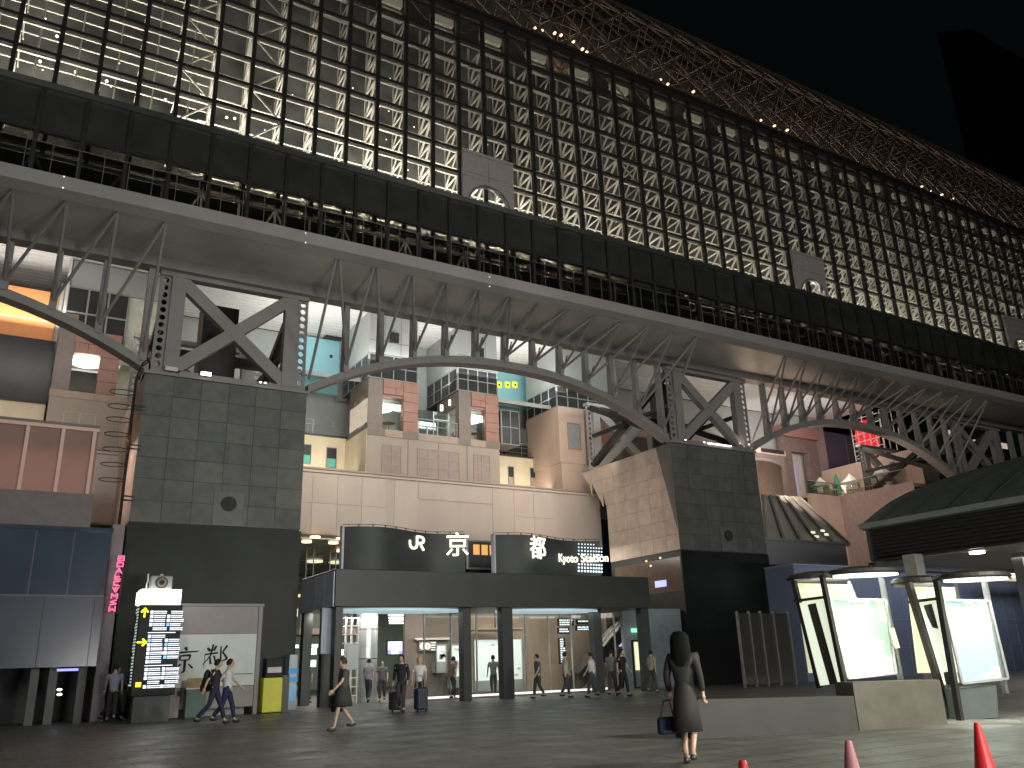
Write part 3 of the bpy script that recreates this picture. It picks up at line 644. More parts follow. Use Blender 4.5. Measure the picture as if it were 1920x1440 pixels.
mid = MB(); grid(mid, 19.3, 21.9, TY+1.58, ZB+.02, 15.0, 4, 1, .04); mid.path([(19.3, TY+.1, ZB+.9), (21.9, TY+.1, ZB+.9)], .03); mid.path([(19.3, TY+.1, ZB+.5), (21.9, TY+.1, ZB+.5)], .015)
for x in (19.35, 20.6, 21.85): mid.tube((x, TY+.1, ZB), (x, TY+.1, ZB+.9), .02, 6)
mid.box(20.5, 20.54, TY+.5, TY+.54, ZB, ZB+1.6); mid.box(21.5, 21.54, TY+.5, TY+.54, ZB, ZB+1.6); mid.box(20.5, 21.54, TY+.5, TY+.54, ZB+1.1, ZB+1.14)
mid.build('balcony_rail', 'metal', tb)
for k, (px, py) in enumerate(((828, 765), (844, 755))):
    a = at(px, py, Y=TY+1.2); MB().tube((a.x, a.y, a.z-.17), (a.x, a.y, a.z+.17), .085, 12).build('pendant_lamp', 'lampw', tb)
# left face of the block: lit recess in the side
sd = MB(); sd.box(tx0-.02, tx0-.002, TY+.1, TY+2.9, ZB+.35, 15.8); sd.build('side_opening', mat('side_room', (.62, .55, .48), .5, emit=(.9, .75, .6), es=.35), tb)
# ================================================================ set back cream walls and terraces either side
def terrace(nm, label, x0, x1, y, zb, zt, wins, teal):
    t_ = thing(nm, label, 'terrace', ((x0+x1)/2, y, zb))
    B(x0, x1, y, y+.4, zb, zt).build('wall', 'cream', t_); B(x0-.05, x1+.05, y-.08, y+.5, zt+.002, zt+.1).build('coping', 'greyd', t_)
    for (xa, xb_, za, zc) in wins:
        wv = B(xa, xb_, y-.02, y-.001, za, zc).build('window', 'greyd', t_)
        B(xa+.03, xb_-.03, y-.035, y-.021, za+.02, za+(zc-za)*.45).build('window_panel', teal, wv)
        fm = MB(); frame_box(fm, xa-.03, xb_+.03, y-.05, za-.03, zc+.03, .03, .048); fm.build('window_frame', 'mullw', wv)
    r = MB()
    for z in (.35, .7, 1.0): r.path([(x0, y+.1, zt+z), (x1, y+.1, zt+z)], .015, 5)
    k = x0+.1
    while k < x1: r.tube((k, y+.1, zt+.1), (k, y+.1, zt+1.0), .015, 5); k += 1.2
    r.build('railing', 'metal', t_)
    return t_
SY = 46.0
tL = terrace('side_terrace', 'cream set back terrace wall with two teal windows left of the twin block', 10.5, 16.2, SY, 11.3, 14.2, ((13.55, 14.1, 12.5, 13.6), (15.05, 15.62, 12.4, 13.55)), mat('teal_panel', (.1, .42, .36), .5))
tR = terrace('side_terrace', 'cream set back terrace wall with three narrow dark windows right of the twin block', 24.7, 34.5, SY, 11.3, 14.2, ((27.25, 27.65, 12.3, 13.5), (28.95, 29.35, 12.4, 13.55), (30.8, 31.15, 12.5, 13.5)), 'brown2')
B(16.16, 16.2, TY, SY, 11.3, 14.0).build('return_wall', 'cream', tL)
for tt, xs in ((tL, (12.9, 13.15)), (tR, (26.4, 26.75))):
    for x in xs: MB().tube((x, SY+.3, 14.3), (x, SY+.3, 14.62), .07, 10).build('bollard_lamp', 'lampw', tt)
# glazed end boxes standing on the terraces
def gbox(label, x0, x1, y0, y1, z0, z1, nx, ny, nz, body='greyd'):
    t_ = thing('glazed_room', label, 'room', ((x0+x1)/2, y0, z0))
    MB().box(x0, x1, y0, y1, z0, z1).build('dark_glass', body, t_); gm = MB(); grid(gm, x0, x1, y0-.002, z0, z1, nx, nz, .05); gridS(gm, x0-.002, y0, y1, z0, z1, ny, nz, .05); gm.build('window_bars', 'mullw', t_); return t_
gbox('small dark window box with pale bars at the right edge of the left pier', 10.9, 12.4, 43.5, 46.5, 14.35, 16.6, 2, 4, 2)
gbox('dark glazed room with pale bars right of the twin block', 25.6, 26.9, 43.9, 46.4, 14.4, 16.6, 2, 4, 2)
ct = thing('terrace_counter', 'dark counter with glass screen on the right cream terrace', 'counter', (29, 46.6, 14.3))
MB().box(27.6, 31.0, 46.6, 47.2, 14.3, 15.2).build('base', 'dark', ct); MB().box(27.6, 31.0, 46.55, 46.57, 15.2, 16.4).build('glass', 'gglass', ct)
# ================================================================ hall ceiling and blue walls
hc = thing('hall_ceiling', 'bright white slatted ceiling seen above the terraces through the arches', 'ceiling', (20, 43, 21))
MB().box(-14, 62, 36, 48, 21.2, 21.35).build('panel', 'white', hc)
sl = MB(); y = 36.1
while y < 48: sl.box(-14, 62, y, y+.36, 21.175, 21.198); y += .42
sl.build('slats', 'white', hc)
MB().box(-14, 62, 48.4, 48.6, 11, 21.2).build('back_wall', 'greyp', hc)
for lab, xa, xb_, z0 in (('sky blue wall patch below the white ceiling beside the left pier', 13.0, 16.15, 17.4), ('sky blue wall with three yellow signs right of the twin block', 26.5, 30.9, 18.25)):
    bw = thing('blue_wall', lab, 'wall', ((xa+xb_)/2, 47.7, z0)); MB().box(xa, xb_, 47.7, 48.1, z0, 20.95).build('panel', 'blue', bw)
    MB().box(xb_-1, xb_+.25, 47.4, 48.1, 20.96, 21.13).build('top_edge', 'mull', bw)
    a = at(621 if xa < 20 else 1001, 668 if xa < 20 else 728, Y=47.65); B(a.x-.08, a.x+.08, 47.62, 47.699, a.z-.08, a.z+.08).build('small_sign', 'mull', bw)
    MB().box(xb_+.01, xb_+.6, 47.5, 48.2, z0-.3, 20.95).build('side_column', 'greyp', bw)
for k, px in enumerate((936, 952, 966)):
    a = at(px, 721, Y=47.6); s_ = thing('square_sign', ('leftmost', 'middle', 'rightmost')[k]+' of the three small yellow square signs on the blue wall', 'sign', (a.x, a.y, a.z), 'yellow signs on the blue wall')
    B(a.x-.17, a.x+.17, 47.6, 47.69, a.z-.2, a.z+.2).build('plate', 'arrow', s_); B(a.x-.07, a.x+.07, 47.58, 47.599, a.z-.11, a.z+.06).build('mark', 'ink', s_)
# sloping pale soffit and side wings framing the recesses
for lab, xa, xb_ in (('pale sloping soffit over the left terrace beside the twin block', 12.6, 16.1), ('pale sloping soffit over the right terrace between the twin block and next column', 24.8, 30.6)):
    so = MB(); so.prism([(xa, 43.6, 17.0), (xa, 48.3, 18.6), (xa, 48.3, 18.9), (xa, 43.6, 17.25)], (xb_-xa, 0, 0)); tag(so.build('sloping_soffit', 'greyp'), lab, 'soffit')
# ================================================================ column block right of the centre bay
rb = thing('corner_block', 'cream and brown corner block with one square window above the middle pier', 'building', (31, 42.6, 11.3))
RY = 42.8
MB().box(29.3, 33.8, RY, RY+3.8, 11.4, 13.3).build('body', 'peach', rb)
MB().box(29.2, 31.2, RY-.05, RY+3.9, 13.3, 17.0).build('cream_part', 'peach', rb)
wn = B(29.9, 30.75, RY-.09, RY-.051, 14.3, 15.9).build('window', mat('grey_window', (.3, .31, .33), .3), rb); fm = MB(); frame_box(fm, 29.82, 30.83, RY-.14, 14.22, 15.98, .07, .05); fm.build('window_frame', 'wall2', wn)
MB().box(31.22, 34.2, RY-.02, RY+3.8, 13.32, 17.0).build('brown_part', 'brown', rb)
MB().box(32.2, 33.3, RY-.06, RY-.021, 15.0, 16.4).build('dark_recess', mat('terracotta_dark', (.28, .13, .09), .6), rb)
MB().box(29.25, 34.2, RY+.1, RY+3.8, 17.02, 18.5).build('dark_glass_band', 'greyd', rb); gm = MB(); grid(gm, 29.25, 34.2, RY+.1, 17.05, 18.45, 6, 2); gridS(gm, 29.24, RY+.1, RY+3.7, 17.05, 18.45, 4, 2); gm.build('window_bars', 'mullw', rb)
MB().box(29.3, 34.2, RY, RY+3.9, 18.52, 21.1).build('upper_body', 'greyp', rb)
# ================================================================ left bay
lb = thing('left_block', 'beige block with a terracotta framed opening and bright oval lamp left of the left pier', 'building', (3, TY, 11.3))
lx0 = at(90, 760, Y=TY).x; lx1 = at(225, 720, Y=TY).x
zc = at(150, 735, Y=TY).z
MB().box(lx0, 6.2, TY, TY+6, 7.9, zc-.35).build('body', 'wall2', lb)
pv = MB(); grid(pv, at(118, 790, Y=TY).x, at(177, 800, Y=TY).x, TY-.001, at(140, 803, Y=TY).z, at(140, 774, Y=TY).z, 2, 1, .03, .02); pv.build('window_bars', 'wall', lb)
MB().box(lx0-.03, 6.2, TY-.03, TY+5.9, zc-.35, zc).build('sill_band', 'brown2', lb)
a = at(142, 660, Y=TY); b_ = at(226, 660, Y=TY); ow = at(184, 700, Y=TY).x; z2 = at(150, 662, Y=TY).z; zt_ = at(150, 622, Y=TY).z; ol = at(133, 700, Y=TY).x
MB().box(lx0, ol, TY, TY+.5, zc, 18.0).build('brown_side', 'brown', lb)
f = MB()
for k in range(5): f.box(ow, b_.x, TY-.05, TY+.45, zc+k*.62+.01, zc+k*.62+.61)
f.box(ol+.01, (ol+ow)/2, TY-.05, TY+.45, z2, z2+.5); f.box((ol+ow)/2+.02, ow-.01, TY-.05, TY+.45, z2, z2+.5); f.box(ol+.01, ow-.01, TY-.05, TY+.45, z2+.52, z2+1.0)
f.build('terracotta_frame', 'red', lb)
MB().box(ol, ow+1, TY+2.4, TY+2.5, zc, 17).build('room', 'greyp', lb)
MB().box(ol, ow, TY+.15, TY+.2, zc, at(150, 690, Y=TY).z).build('lower_glass', 'dglass', lb)
c = at(163, 679, Y=TY+.8); MB().lathe([(.02, 0), (.75, .06), (.78, .12), (.75, .18), (.02, .2)], (c.x, c.y, c.z-.1), 26, 1, 1.2).build('oval_lamp', 'lampw', lb)
MB().box(b_.x+.05, 6.6, TY+1.5, TY+1.6, zc+.02, 18).build('pale_wall', mat('pale_green_wall', (.5, .52, .42), .6), lb)
MB().box(b_.x+.05, 6.6, TY+1.3, TY+1.48, zc+1.9, zc+1.98).build('light_line', 'kiosk', lb)
# orange wall, dark void, cream strip
ow_ = thing('orange_wall', 'bright orange wall panel at the left edge under the arch', 'wall', (-1, 44, 15)); oz0 = at(50, 637, Y=44).z; oz1 = at(50, 540, Y=44).z; oxr = at(104, 600, Y=44).x
B(-14, oxr, 44, 44.3, oz0, oz1).build('panel', 'orange', ow_); B(-14, oxr+.02, 43.93, 43.999, oz0+1.05, oz0+1.1).build('ledge', 'cream', ow_); B(oxr+.03, oxr+.2, 43.9, 44.3, oz0-.3, oz1+.5).build('edge_post', 'greyp', ow_)
dv = at(60, 755, Y=43.6).z
tag(B(-14, at(96, 700, Y=43.6).x, 43.6, 43.9, dv, oz0-.02).build('dark_screen', 'greyd'), 'large black window panel below the orange wall at left', 'window')
cs = thing('cream_parapet', 'cream parapet strip below the black window panel at left', 'wall', (-2, 43.3, 12)); B(-14, at(84, 770, Y=43.3).x, 43.3, 43.5, 8, dv-.1).build('face', 'cream', cs); B(-14, at(84, 770, Y=43.3).x+.05, 43.2, 43.6, dv-.098, dv).build('coping', 'mull', cs)
gl_ = thing('glass_lift_box', 'grey glass box with pale frames hanging behind the left arch', 'glass box', (2, 43.2, 17))
xa, xb_, za, zb_ = at(122, 590, Y=43.2).x, at(240, 580, Y=43.2).x, at(180, 640, Y=43.2).z, at(180, 545, Y=43.2).z
MB().box(xa, xb_, 43.2, 46, za, zb_).build('dark_glass', 'greyd', gl_); gm = MB(); grid(gm, xa, xb_, 43.198, za, zb_, 3, 2, .08); gm.build('frame', 'mullw', gl_)
MB().box(xa+.05, xb_+1.5, 43.25, 46, zb_+.02, 21.1).build('upper_body', 'greyp', gl_); MB().box(xa-.12, xa-.0, 43.1, 46, za, 21.1).build('white_edge', 'white', gl_)
MB().box(xb_+.02, xb_+1.5, 43.3, 45.9, za-1, zb_).build('pale_side', mat('pale_lit_panel', (.6, .62, .52), .5), gl_)
# pink lit glazed box and purple wall below
pk = thing('glazed_corridor', 'rose tinted glazed corridor with pale pink frames left of the ladder', 'corridor', (0, 33.4, 7.5))
PY = 33.4; xr = at(180, 860, Y=PY).x; za, zb_ = at(90, 922, Y=PY).z, at(90, 797, Y=PY).z
B(-12, xr, PY+.1, PY+.12, za, zb_).build('glass', glassmat('rose_glass', (.75, .6, .55), .2, .55, (.5, .36, .33)), pk)
B(-12, xr, PY+3, PY+3.1, za, zb_+.1).build('back_wall', mat('rose_wall', (.55, .42, .38), .5), pk); B(-12, xr, PY, PY+3.1, zb_+.06, zb_+.16).build('roof', 'brown', pk)
fm = MB()
for px in (-120, -35, 44, 112, 172): x = at(px, 860, Y=PY).x; fm.box(x-.06, x+.06, PY, PY+.14, za, zb_)
fm.box(-12, xr, PY-.02, PY+.12, zb_-.08, zb_+.05); fm.build('frame', 'pinkm', pk)
B(-12, at(172, 960, Y=PY).x, PY-.1, PY+3, at(90, 990, Y=PY).z, za-.01).build('lower_wall', mat('plum_panel', (.16, .125, .13), .5), pk)
area('corridor_light', (-2, PY+1.2, zb_-.05), (-2, PY+1.2, 0), 10, .3, 420, (1, .76, .66))
# ================================================================ right bay: drum, sloped glazing, cafe terrace
rr = thing('round_stair_drum', 'brown rounded stair drum with pale rim right of the middle pier', 'drum', (45, 43, 9))
c = at(1440, 930, Y=42.5); dx = at(1522, 930, Y=42.5).x-c.x; z1 = at(1460, 868, Y=42.5).z
MB().lathe([(dx, 6), (dx, z1)], (c.x, 42.5+dx, 0), 48).build('shell', mat('brown_drum', (.22, .16, .13), .6), rr, smooth=False)
MB().lathe([(dx+.12, z1), (dx+.12, z1+.2)], (c.x, 42.5+dx, 0), 48).build('rim', 'pale', rr)
sg = thing('sloped_glass_roof', 'sloping greenhouse style glass roof between the middle pier and peach wall', 'glass roof', (42, 38, 6))
q = [at(1428, 930, Y=39), at(1498, 934, Y=39), at(1592, 1022, Y=35.5), at(1436, 1012, Y=35.5)]
MB().prism([q[0], q[1], q[2], q[3]], (0, .05, -.05)).build('glass', glassmat('green_roof_glass', (.5, .52, .46), .05, .6, (.2, .2, .17), .5), sg)
fm = MB()
for k in range(6):
    t_ = k/5; fm.bar(q[0].lerp(q[1], t_)+Vector((0, -.06, .06)), q[3].lerp(q[2], t_)+Vector((0, -.06, .06)), .13)
fm.bar(q[0], q[1], .16); fm.bar(q[3], q[2], .16); fm.build('rafters', mat('pale_rafter', (.26, .25, .22), .9, spec=0), sg)
for (px, py) in ((1525, 998), (1532, 1006), (1543, 995), (1550, 1002)): a = at(px, py, Y=35.7); B(a.x-.18, a.x+.18, a.y, a.y+.04, a.z-.07, a.z+.07).build('inner_lamp', 'ywin', sg)
gb = thing('grey_annex', 'plain grey annex box below the sloped glass roof', 'annex', (42, 34.6, 4)); AY = 34.6
B(36.12, at(1588, 1040, Y=AY).x, AY, AY+6, at(1500, 1061, Y=AY).z, at(1500, 1016, Y=AY).z).build('body', mat('annex_panel', (.2, .2, .205), .5, var=.08, scale=.5), gb)
B(36.12, at(1590, 1040, Y=AY).x, AY-.06, AY+6, at(1500, 1016, Y=AY).z+.002, at(1500, 1012, Y=AY).z).build('coping', 'fascia', gb)
# peach walls and the cafe terrace on top of them
zf = 13.0; TX = 60.0
pw = thing('peach_wall', 'peach lit wall stepping up behind the sloped glass roof to the cafe terrace', 'wall', (54, 43, 0))
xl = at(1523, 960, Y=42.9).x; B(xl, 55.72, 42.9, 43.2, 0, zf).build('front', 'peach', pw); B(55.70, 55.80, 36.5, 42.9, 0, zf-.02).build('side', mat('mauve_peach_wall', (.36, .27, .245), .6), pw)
cf = thing('cafe_terrace', 'raised cafe terrace with glass balustrade and peach back wall at right', 'terrace', (57, 44, zf))
B(xl, TX, 43.25, 49.5, zf-.25, zf).build('floor', 'peach', cf); B(55.85, TX, 37, 43.2, zf-.25, zf).build('floor', 'peach', cf)
B(TX, TX+.4, 37.5, 49.6, zf-.25, 16.36).build('back_wall', 'peach', cf)
B(xl, 55.8, 42.98, 43.0, zf, zf+1.0).build('balustrade', 'glass', cf); B(55.86, 55.88, 37, 42.9, zf, zf+1.0).build('balustrade', 'glass', cf)
MB().path([(xl, 42.98, zf+1.02), (55.87, 42.98, zf+1.02), (55.87, 37, zf+1.02)], .03, 6).build('handrail', 'metal', cf)
def chair(x, y, rot, lab, first=[None]):
    if first[0] is None:
        t_ = thing('cafe_chair', lab, 'chair', (0, 0, 0), 'chairs on the cafe terrace')
        MB().box(-.22, .22, -.22, .22, .43, .47).build('seat', 'cream', t_); MB().box(-.22, .22, .19, .23, .55, .95).build('backrest', 'cream', t_)
        for sx in (-.19, .19):
            MB().tube((sx, -.19, 0), (sx, -.19, .43), .018, 6).build('leg', 'metal', t_); MB().tube((sx, .21, 0), (sx, .21, .56), .018, 6).build('leg', 'metal', t_)
        first[0] = t_; c_ = t_
    else: c_ = copy_tree(first[0], (0, 0, 0)); c_['label'] = lab
    c_.location = (x, y, zf); c_.rotation_euler = (0, 0, rot); return c_
cl = ['cream cafe chair at the left end of the terrace', 'second cream cafe chair from the left end of the terrace', 'cream cafe chair below the leftmost white parasol', 'cream cafe chair right of the leftmost white parasol', 'cream cafe chair below the tall green parasol', 'cream cafe chair left of the middle white parasol', 'cream cafe chair below the middle white parasol', 'cream cafe chair left of the rightmost white parasol', 'rightmost cream cafe chair on the terrace']
for k, (px, py) in enumerate(((1531, 922), (1545, 920), (1556, 918), (1570, 915), (1585, 912), (1597, 910), (1612, 907), (1628, 904), (1655, 900))):
    a = at(px, py, X=56.0+(k < 3)*(-1.5)); chair(a.x+.5, min(48, a.y), random.uniform(-1, 1)+math.pi*(k % 2), cl[k])
for k, (px, lb_) in enumerate(((1537, 'leftmost open white parasol on the cafe terrace'), (1592, 'middle open white parasol on the cafe terrace'), (1651, 'rightmost open white parasol on the cafe terrace'))):
    a = at(px, (895, 888, 872)[k], X=57.6); t_ = thing('parasol', lb_, 'parasol', (a.x, a.y, zf), 'white parasols on the cafe terrace')
    MB().tube((a.x, a.y, zf), (a.x, a.y, a.z), .03, 8).build('pole', 'metal', t_); MB().lathe([(.8, a.z-.75), (.4, a.z-.4), (.03, a.z)], (a.x, a.y, 0), 8).build('canopy', 'white', t_)
    MB().ball((a.x, a.y, a.z-1.0), .07, 8, 6).build('lamp', 'lampw', t_)
for k, px in enumerate((1526, 1566, 1635)):
    a = at(px, (899, 888, 877)[k], X=57.2); t_ = thing('closed_parasol', ['short dark green closed parasol at the left end of the cafe terrace', 'tall dark green closed parasol between the left and middle white parasols', 'dark green closed parasol left of the rightmost white parasol'][k], 'parasol', (a.x, a.y, zf), 'closed green parasols on the cafe terrace')
    MB().tube((a.x, a.y, zf), (a.x, a.y, zf+.6), .04, 8).build('pole', 'metal', t_); MB().lathe([(.36, zf+.5), (.3, zf+1.0), (.14, a.z-.3), (.03, a.z)], (a.x, a.y, 0), 10).build('folded_canopy', mat('bottle_green_fabric', (.02, .16, .09), .7), t_)
# slate blue wall, brown portal, lantern and scaffold behind the terrace
b1 = thing('slate_blue_wall', 'slate blue wall with a recessed door outline behind the cafe terrace', 'wall', (64, 50, 12)); SYY = 50.2
xa2, xb2 = at(1525, 840, Y=SYY).x, at(1604, 840, Y=SYY).x; B(xa2, xb2, SYY, SYY+.4, zf, 21.1).build('panel', 'blued', b1)
fm = MB(); xo, xo2, zo = at(1541, 850, Y=SYY).x, at(1590, 850, Y=SYY).x, at(1565, 815, Y=SYY).z; frame_box(fm, xo, xo2, SYY-.07, zf, zo, .12, .06); fm.build('door_outline', mat('pale_slate', (.26, .31, .42), .5), b1)
b2 = thing('brown_portal', 'dark brown portal with a lit doorway left of the slate blue wall', 'portal', (53, 47, 12)); PYY = 47.5
xa3, xb3 = at(1469, 850, Y=PYY).x, at(1534, 850, Y=PYY).x; od0, od1, oz = at(1486, 860, Y=PYY).x, at(1516, 860, Y=PYY).x, at(1500, 848, Y=PYY).z; zpt = at(1500, 823, Y=PYY).z
f = MB(); f.box(xa3, od0, PYY, PYY+.5, 9, zpt); f.box(od1, xb3, PYY, PYY+.5, 9, zpt); f.box(od0, od1, PYY, PYY+.5, oz, zpt); f.build('frame', mat('umber_panel', (.19, .14, .12), .6), b2)
B(xa3-.1, xb3, PYY-.3, PYY+1.5, zpt+.02, zpt+1.0).build('terracotta_top', 'red', b2); B(xa3, xb3, PYY, PYY+1, zpt+1.02, 21).build('upper_wall', 'greyp', b2)
B(od0, od1, PYY+.8, PYY+.9, 9, oz).build('doorway', 'pale', b2); B(od0+.15, (od0+od1)/2, PYY+.7, PYY+.79, 9, oz-.7).build('blue_glow', lit('violet_pane', (.35, .33, .6), .35), b2)
pf = thing('pale_gable', 'pale pink gable panel above the stair drum', 'wall', (48, 46.5, 13)); GY = 46.5
B(36, at(1470, 830, Y=GY).x, GY, GY+.4, at(1450, 843, Y=GY).z, 16.9).build('panel', 'peach', pf); B(at(1429, 860, Y=GY).x, at(1469, 850, Y=GY).x, GY-.1, GY-.01, at(1450, 850, Y=GY).z, at(1450, 843.5, Y=GY).z).build('dark_slot', 'mull', pf); B(36, at(1470, 850, Y=GY).x, GY+.05, GY+.45, 8, at(1450, 844, Y=GY).z).build('lower_wall', mat('umber_panel', (.19, .14, .12), .6), pf)
la = thing('red_lantern', 'glowing red hanging lantern behind white scaffold bars at right', 'lantern', (66, 48, 16)); a = at(1627, 826, X=64)
MB().lathe([(.4, -1.5), (.8, -1.2), (1.0, -.3), (1.0, .6), (.8, 1.5), (.4, 1.8)], a, 16).build('shade', lit('red_glow', (1, .02, .03), .85), la); MB().tube((a.x, a.y, a.z+1.8), (a.x, a.y, a.z+4), .03, 6).build('cord', 'mull', la)
sc_ = thing('scaffold', 'white tubular scaffold standing round the red lantern', 'scaffold', (61, 46, 16)); s_ = MB()
SX = 61.3; y1s, y2s = at(1600, 830, X=SX).y, at(1658, 830, X=SX).y
for k in range(6): y = y1s+(y2s-y1s)*k/5; s_.tube((SX, y, 15.2), (SX, y, 20.6), .05, 6); s_.tube((SX+1.6, y, 15.2), (SX+1.6, y, 20.6), .05, 6)
for k in range(8): z = 15.6+k*.68; s_.tube((SX, y1s, z), (SX, y2s, z), .04, 6); s_.tube((SX, y1s, z), (SX+1.6, y1s, z), .04, 6)
for k in range(3): s_.tube((SX, y1s, 15.6+k*1.5), (SX, y2s, 17+k*1.5), .03, 6)
s_.build('tubes', 'white', sc_)
# wall behind everything at the far right so that no void shows
tag(B(62, 110, 53, 53.5, 0, 21).build('far_hall_wall', mat('far_wall', (.2, .17, .15), .7)), 'dim brown far wall of the hall seen through the right arch', 'wall')
for k, (px, py, lab) in enumerate(((1692, 808, 'upper left'), (1733, 868, 'lower left'), (1774, 878, 'low middle'), (1783, 812, 'tall bright middle'), (1832, 830, 'amber'), (1866, 806, 'top right'), (1884, 836, 'far right'))):
    a = at(px, py, Y=48); tag(B(a.x-.5, a.x+.5, 48, 48.1, a.z-.3, a.z+.3).build('wall_lamp', mat('window_lamp', (.6, .45, .3), .5, emit=(1, .8, .6), es=.5)), lab+' small warm lit window panel seen through the steel struts at far right', 'lamp', 'lit panels behind the right arch')
# ================================================================ entrance canopy with the station sign
EY = 31.0; ex0, ex1 = 10.68, 25.8
ec = thing('entrance_canopy', 'charcoal entrance canopy with slim posts carrying the curved station sign', 'canopy', (18.2, 32, 0))
B(ex0, ex1, EY, 35.2, 3.56, 4.95).build('fascia_box', 'canopy', ec, bevel=.02)
lp = MB()
for k in range(4): lp.box(ex0-.05, ex0-.004, EY+.06+k*1.03, EY+.06+k*1.03+1.0, 3.57, 4.86)
lp.build('side_panel', 'lilac', ec)
for px0, px1, yy in ((627, 641, EY+.05), (869, 884, EY+.2), (943, 963, EY+.05), (1116, 1131, EY+.9), (1208, 1222, EY+.05)):
    a = at(px0, 1220, Y=yy).x; b_ = at(px1, 1220, Y=yy).x
    MB().box(a, b_, yy, yy+.42, 0, 3.555).build('column', 'canopy', ec, bevel=.01)
for px, yy in ((574, 35.0), (610, 32.6)):
    a = at(px, 1200, Y=yy).x; MB().box(a-.18, a+.18, yy-.2, yy+.2, 0, 3.555).build('column', 'canopy', ec)
a = at(611, 1200, Y=31.9); MB().box(a.x-.28, a.x+.28, 31.6, 31.75, 1.9, 3.55).build('side_blade', 'lilac', ec)
for k, (xa, xb_) in enumerate(((10.95, 16.6), (18.35, 23.6))):
    n = 32; vs = [((xa+xb_)/2+(xb_-xa)/2*math.cos(2*math.pi*i/n), EY+1.3+1.1*math.sin(2*math.pi*i/n), 0) for i in range(n)]
    d = MB(); d.prism([(x, y, 3.44) for x, y, _ in vs], (0, 0, .1)); d.build('ceiling_disc', 'disc', ec)
def wave(x, xa, xb_): t_ = (x-xa)/(xb_-xa); return EY+.55-.55*math.sin(2*math.pi*min(1, t_*.96+.02))*(1-.25*t_)
sp = []
for xa, xb_ in ((11.1, 16.5), (17.85, 23.55)):
    n = 40; v = []; f = []
    for i in range(n+1):
        x = xa+(xb_-xa)*i/n; y = wave(x, xa, xb_); v += [(x, y, 4.96), (x, y, 6.62), (x, y+.16, 6.62), (x, y+.16, 4.96)]
    for i in range(n):
        q = 4*i; f += [(q, q+4, q+5, q+1), (q+1, q+5, q+6, q+2), (q+2, q+6, q+7, q+3), (q+3, q+7, q+4, q)]
    f += [(0, 1, 2, 3), (4*n+3, 4*n+2, 4*n+1, 4*n)]
    m_ = MB(); m_.add(v, f); s_ = m_.build('sign_panel', 'sign', ec); sp.append(s_)
    e_ = MB(); e_.box(xa-.09, xa-.002, EY+.36, EY+.62, 4.96, 6.64); e_.build('edge_strip', 'lilac', s_)
    st = MB()
    for i in range(1, 10): x = xa+(xb_-xa)*i/10; y = wave(x, xa, xb_)+.08; st.box(x-.015, x+.015, y-.015, y+.015, 6.62, 6.70); st.box(x-.05, x+.05, y-.01, y+.01, 6.68, 6.70)
    st.path([(xa+(xb_-xa)*i/10, wave(xa+(xb_-xa)*i/10, xa, xb_)+.08, 6.71) for i in range(11)], .012, 5)
    tag(st.build('lightning_wire', 'mull', s_))
def on(px, py, k, out=.05):
    xa, xb_ = ((11.1, 16.5), (17.85, 23.55))[k]; y = EY+.3
    for _ in range(6): p = at(px, py, Y=y); y = wave(p.x, xa, xb_)-out
    e = .02; dy = (wave(p.x+e, xa, xb_)-wave(p.x-e, xa, xb_))/(2*e); u = Vector((1, dy, 0)).normalized(); n = Vector((dy, -1, 0)).normalized()
    return Vector((p.x, y, p.z)), u, n
c, u, n = on(782, 1017, 0)
J = [[(-.42, .03), (-.42, -.08), (-.38, -.19), (-.28, -.25), (-.14, -.25), (-.04, -.19), (0, -.08), (0, .24), (.26, .24), (.36, .2), (.4, .12), (.36, .03), (.26, -.01), (.16, -.01), (.38, -.27)]]
strokes(MB(), J, c, u, (0, 0, 1), n, .085, .05).build('letter', 'letter', sp[0])
c, u, n = on(858, 1024, 0, .12); put_text('letter', '\u4eac', 1.05, c, u, n, 'letter', sp[0], .05, .006)
c, u, n = on(1009, 1030, 1, .22); put_text('letter', '\u90fd', 1.05, c, u, n, 'letter', sp[1], .05, .004)
me = text_mesh('Kyoto Station', .52, .04, .004); me.materials.clear(); me.materials.append(M['letter'])
w_ = max(v.co.x for v in me.vertices)-min(v.co.x for v in me.vertices); c0, u, n = on(1048, 1046.5, 1); c1, u, n = on(1140, 1046.5, 1)
for v in me.vertices:     # bend the lettering onto the curved panel
    x = c0.x+(c1.x-c0.x)*(v.co.x/w_+.5); zz = c0.z+(c1.z-c0.z)*(v.co.x/w_+.5)+v.co.y; v.co = Vector((x, wave(x, 17.85, 23.55)-.05-v.co.z, zz))
o = bpy.data.objects.new('lettering', me); COL.objects.link(o); o.parent = sp[1]; o.location = -wloc(sp[1])
dm = MB()
for r_ in range(9):
    for q in range(9):
        px = 1085+q*6.0-(q*q)*.08; py = 1020+r_*6.3+q*.25
        if r_ in (4, 5) : continue
        if r_ == 0 and q > 5: continue
        c, u, n = on(px, py, 1, .03); sz = .026+.002*r_
        dm.hexa([c+u*a+Vector((0, 0, 1))*b_+n*d for d, (a, b_) in [(d, e) for d in (0, .02) for e in ((-sz, -sz), (sz, -sz), (sz, sz), (-sz, sz))]])
dm.build('led_matrix', 'leds', sp[1])
a, b_ = at(888, 1018, Y=35), at(935, 1062, Y=35)
kw = thing('amber_window', 'window with amber lit panes between the two curved sign panels', 'window', (a.x, 35, b_.z))
B(a.x-.3, b_.x+.3, 35.15, 35.2, b_.z-.15, a.z+.15).build('glass', 'greyd', kw); fm = MB(); frame_box(fm, a.x-.3, b_.x+.3, 35.08, b_.z-.15, a.z+.15, .08, .06)
fm.build('frame', 'mullw', kw)
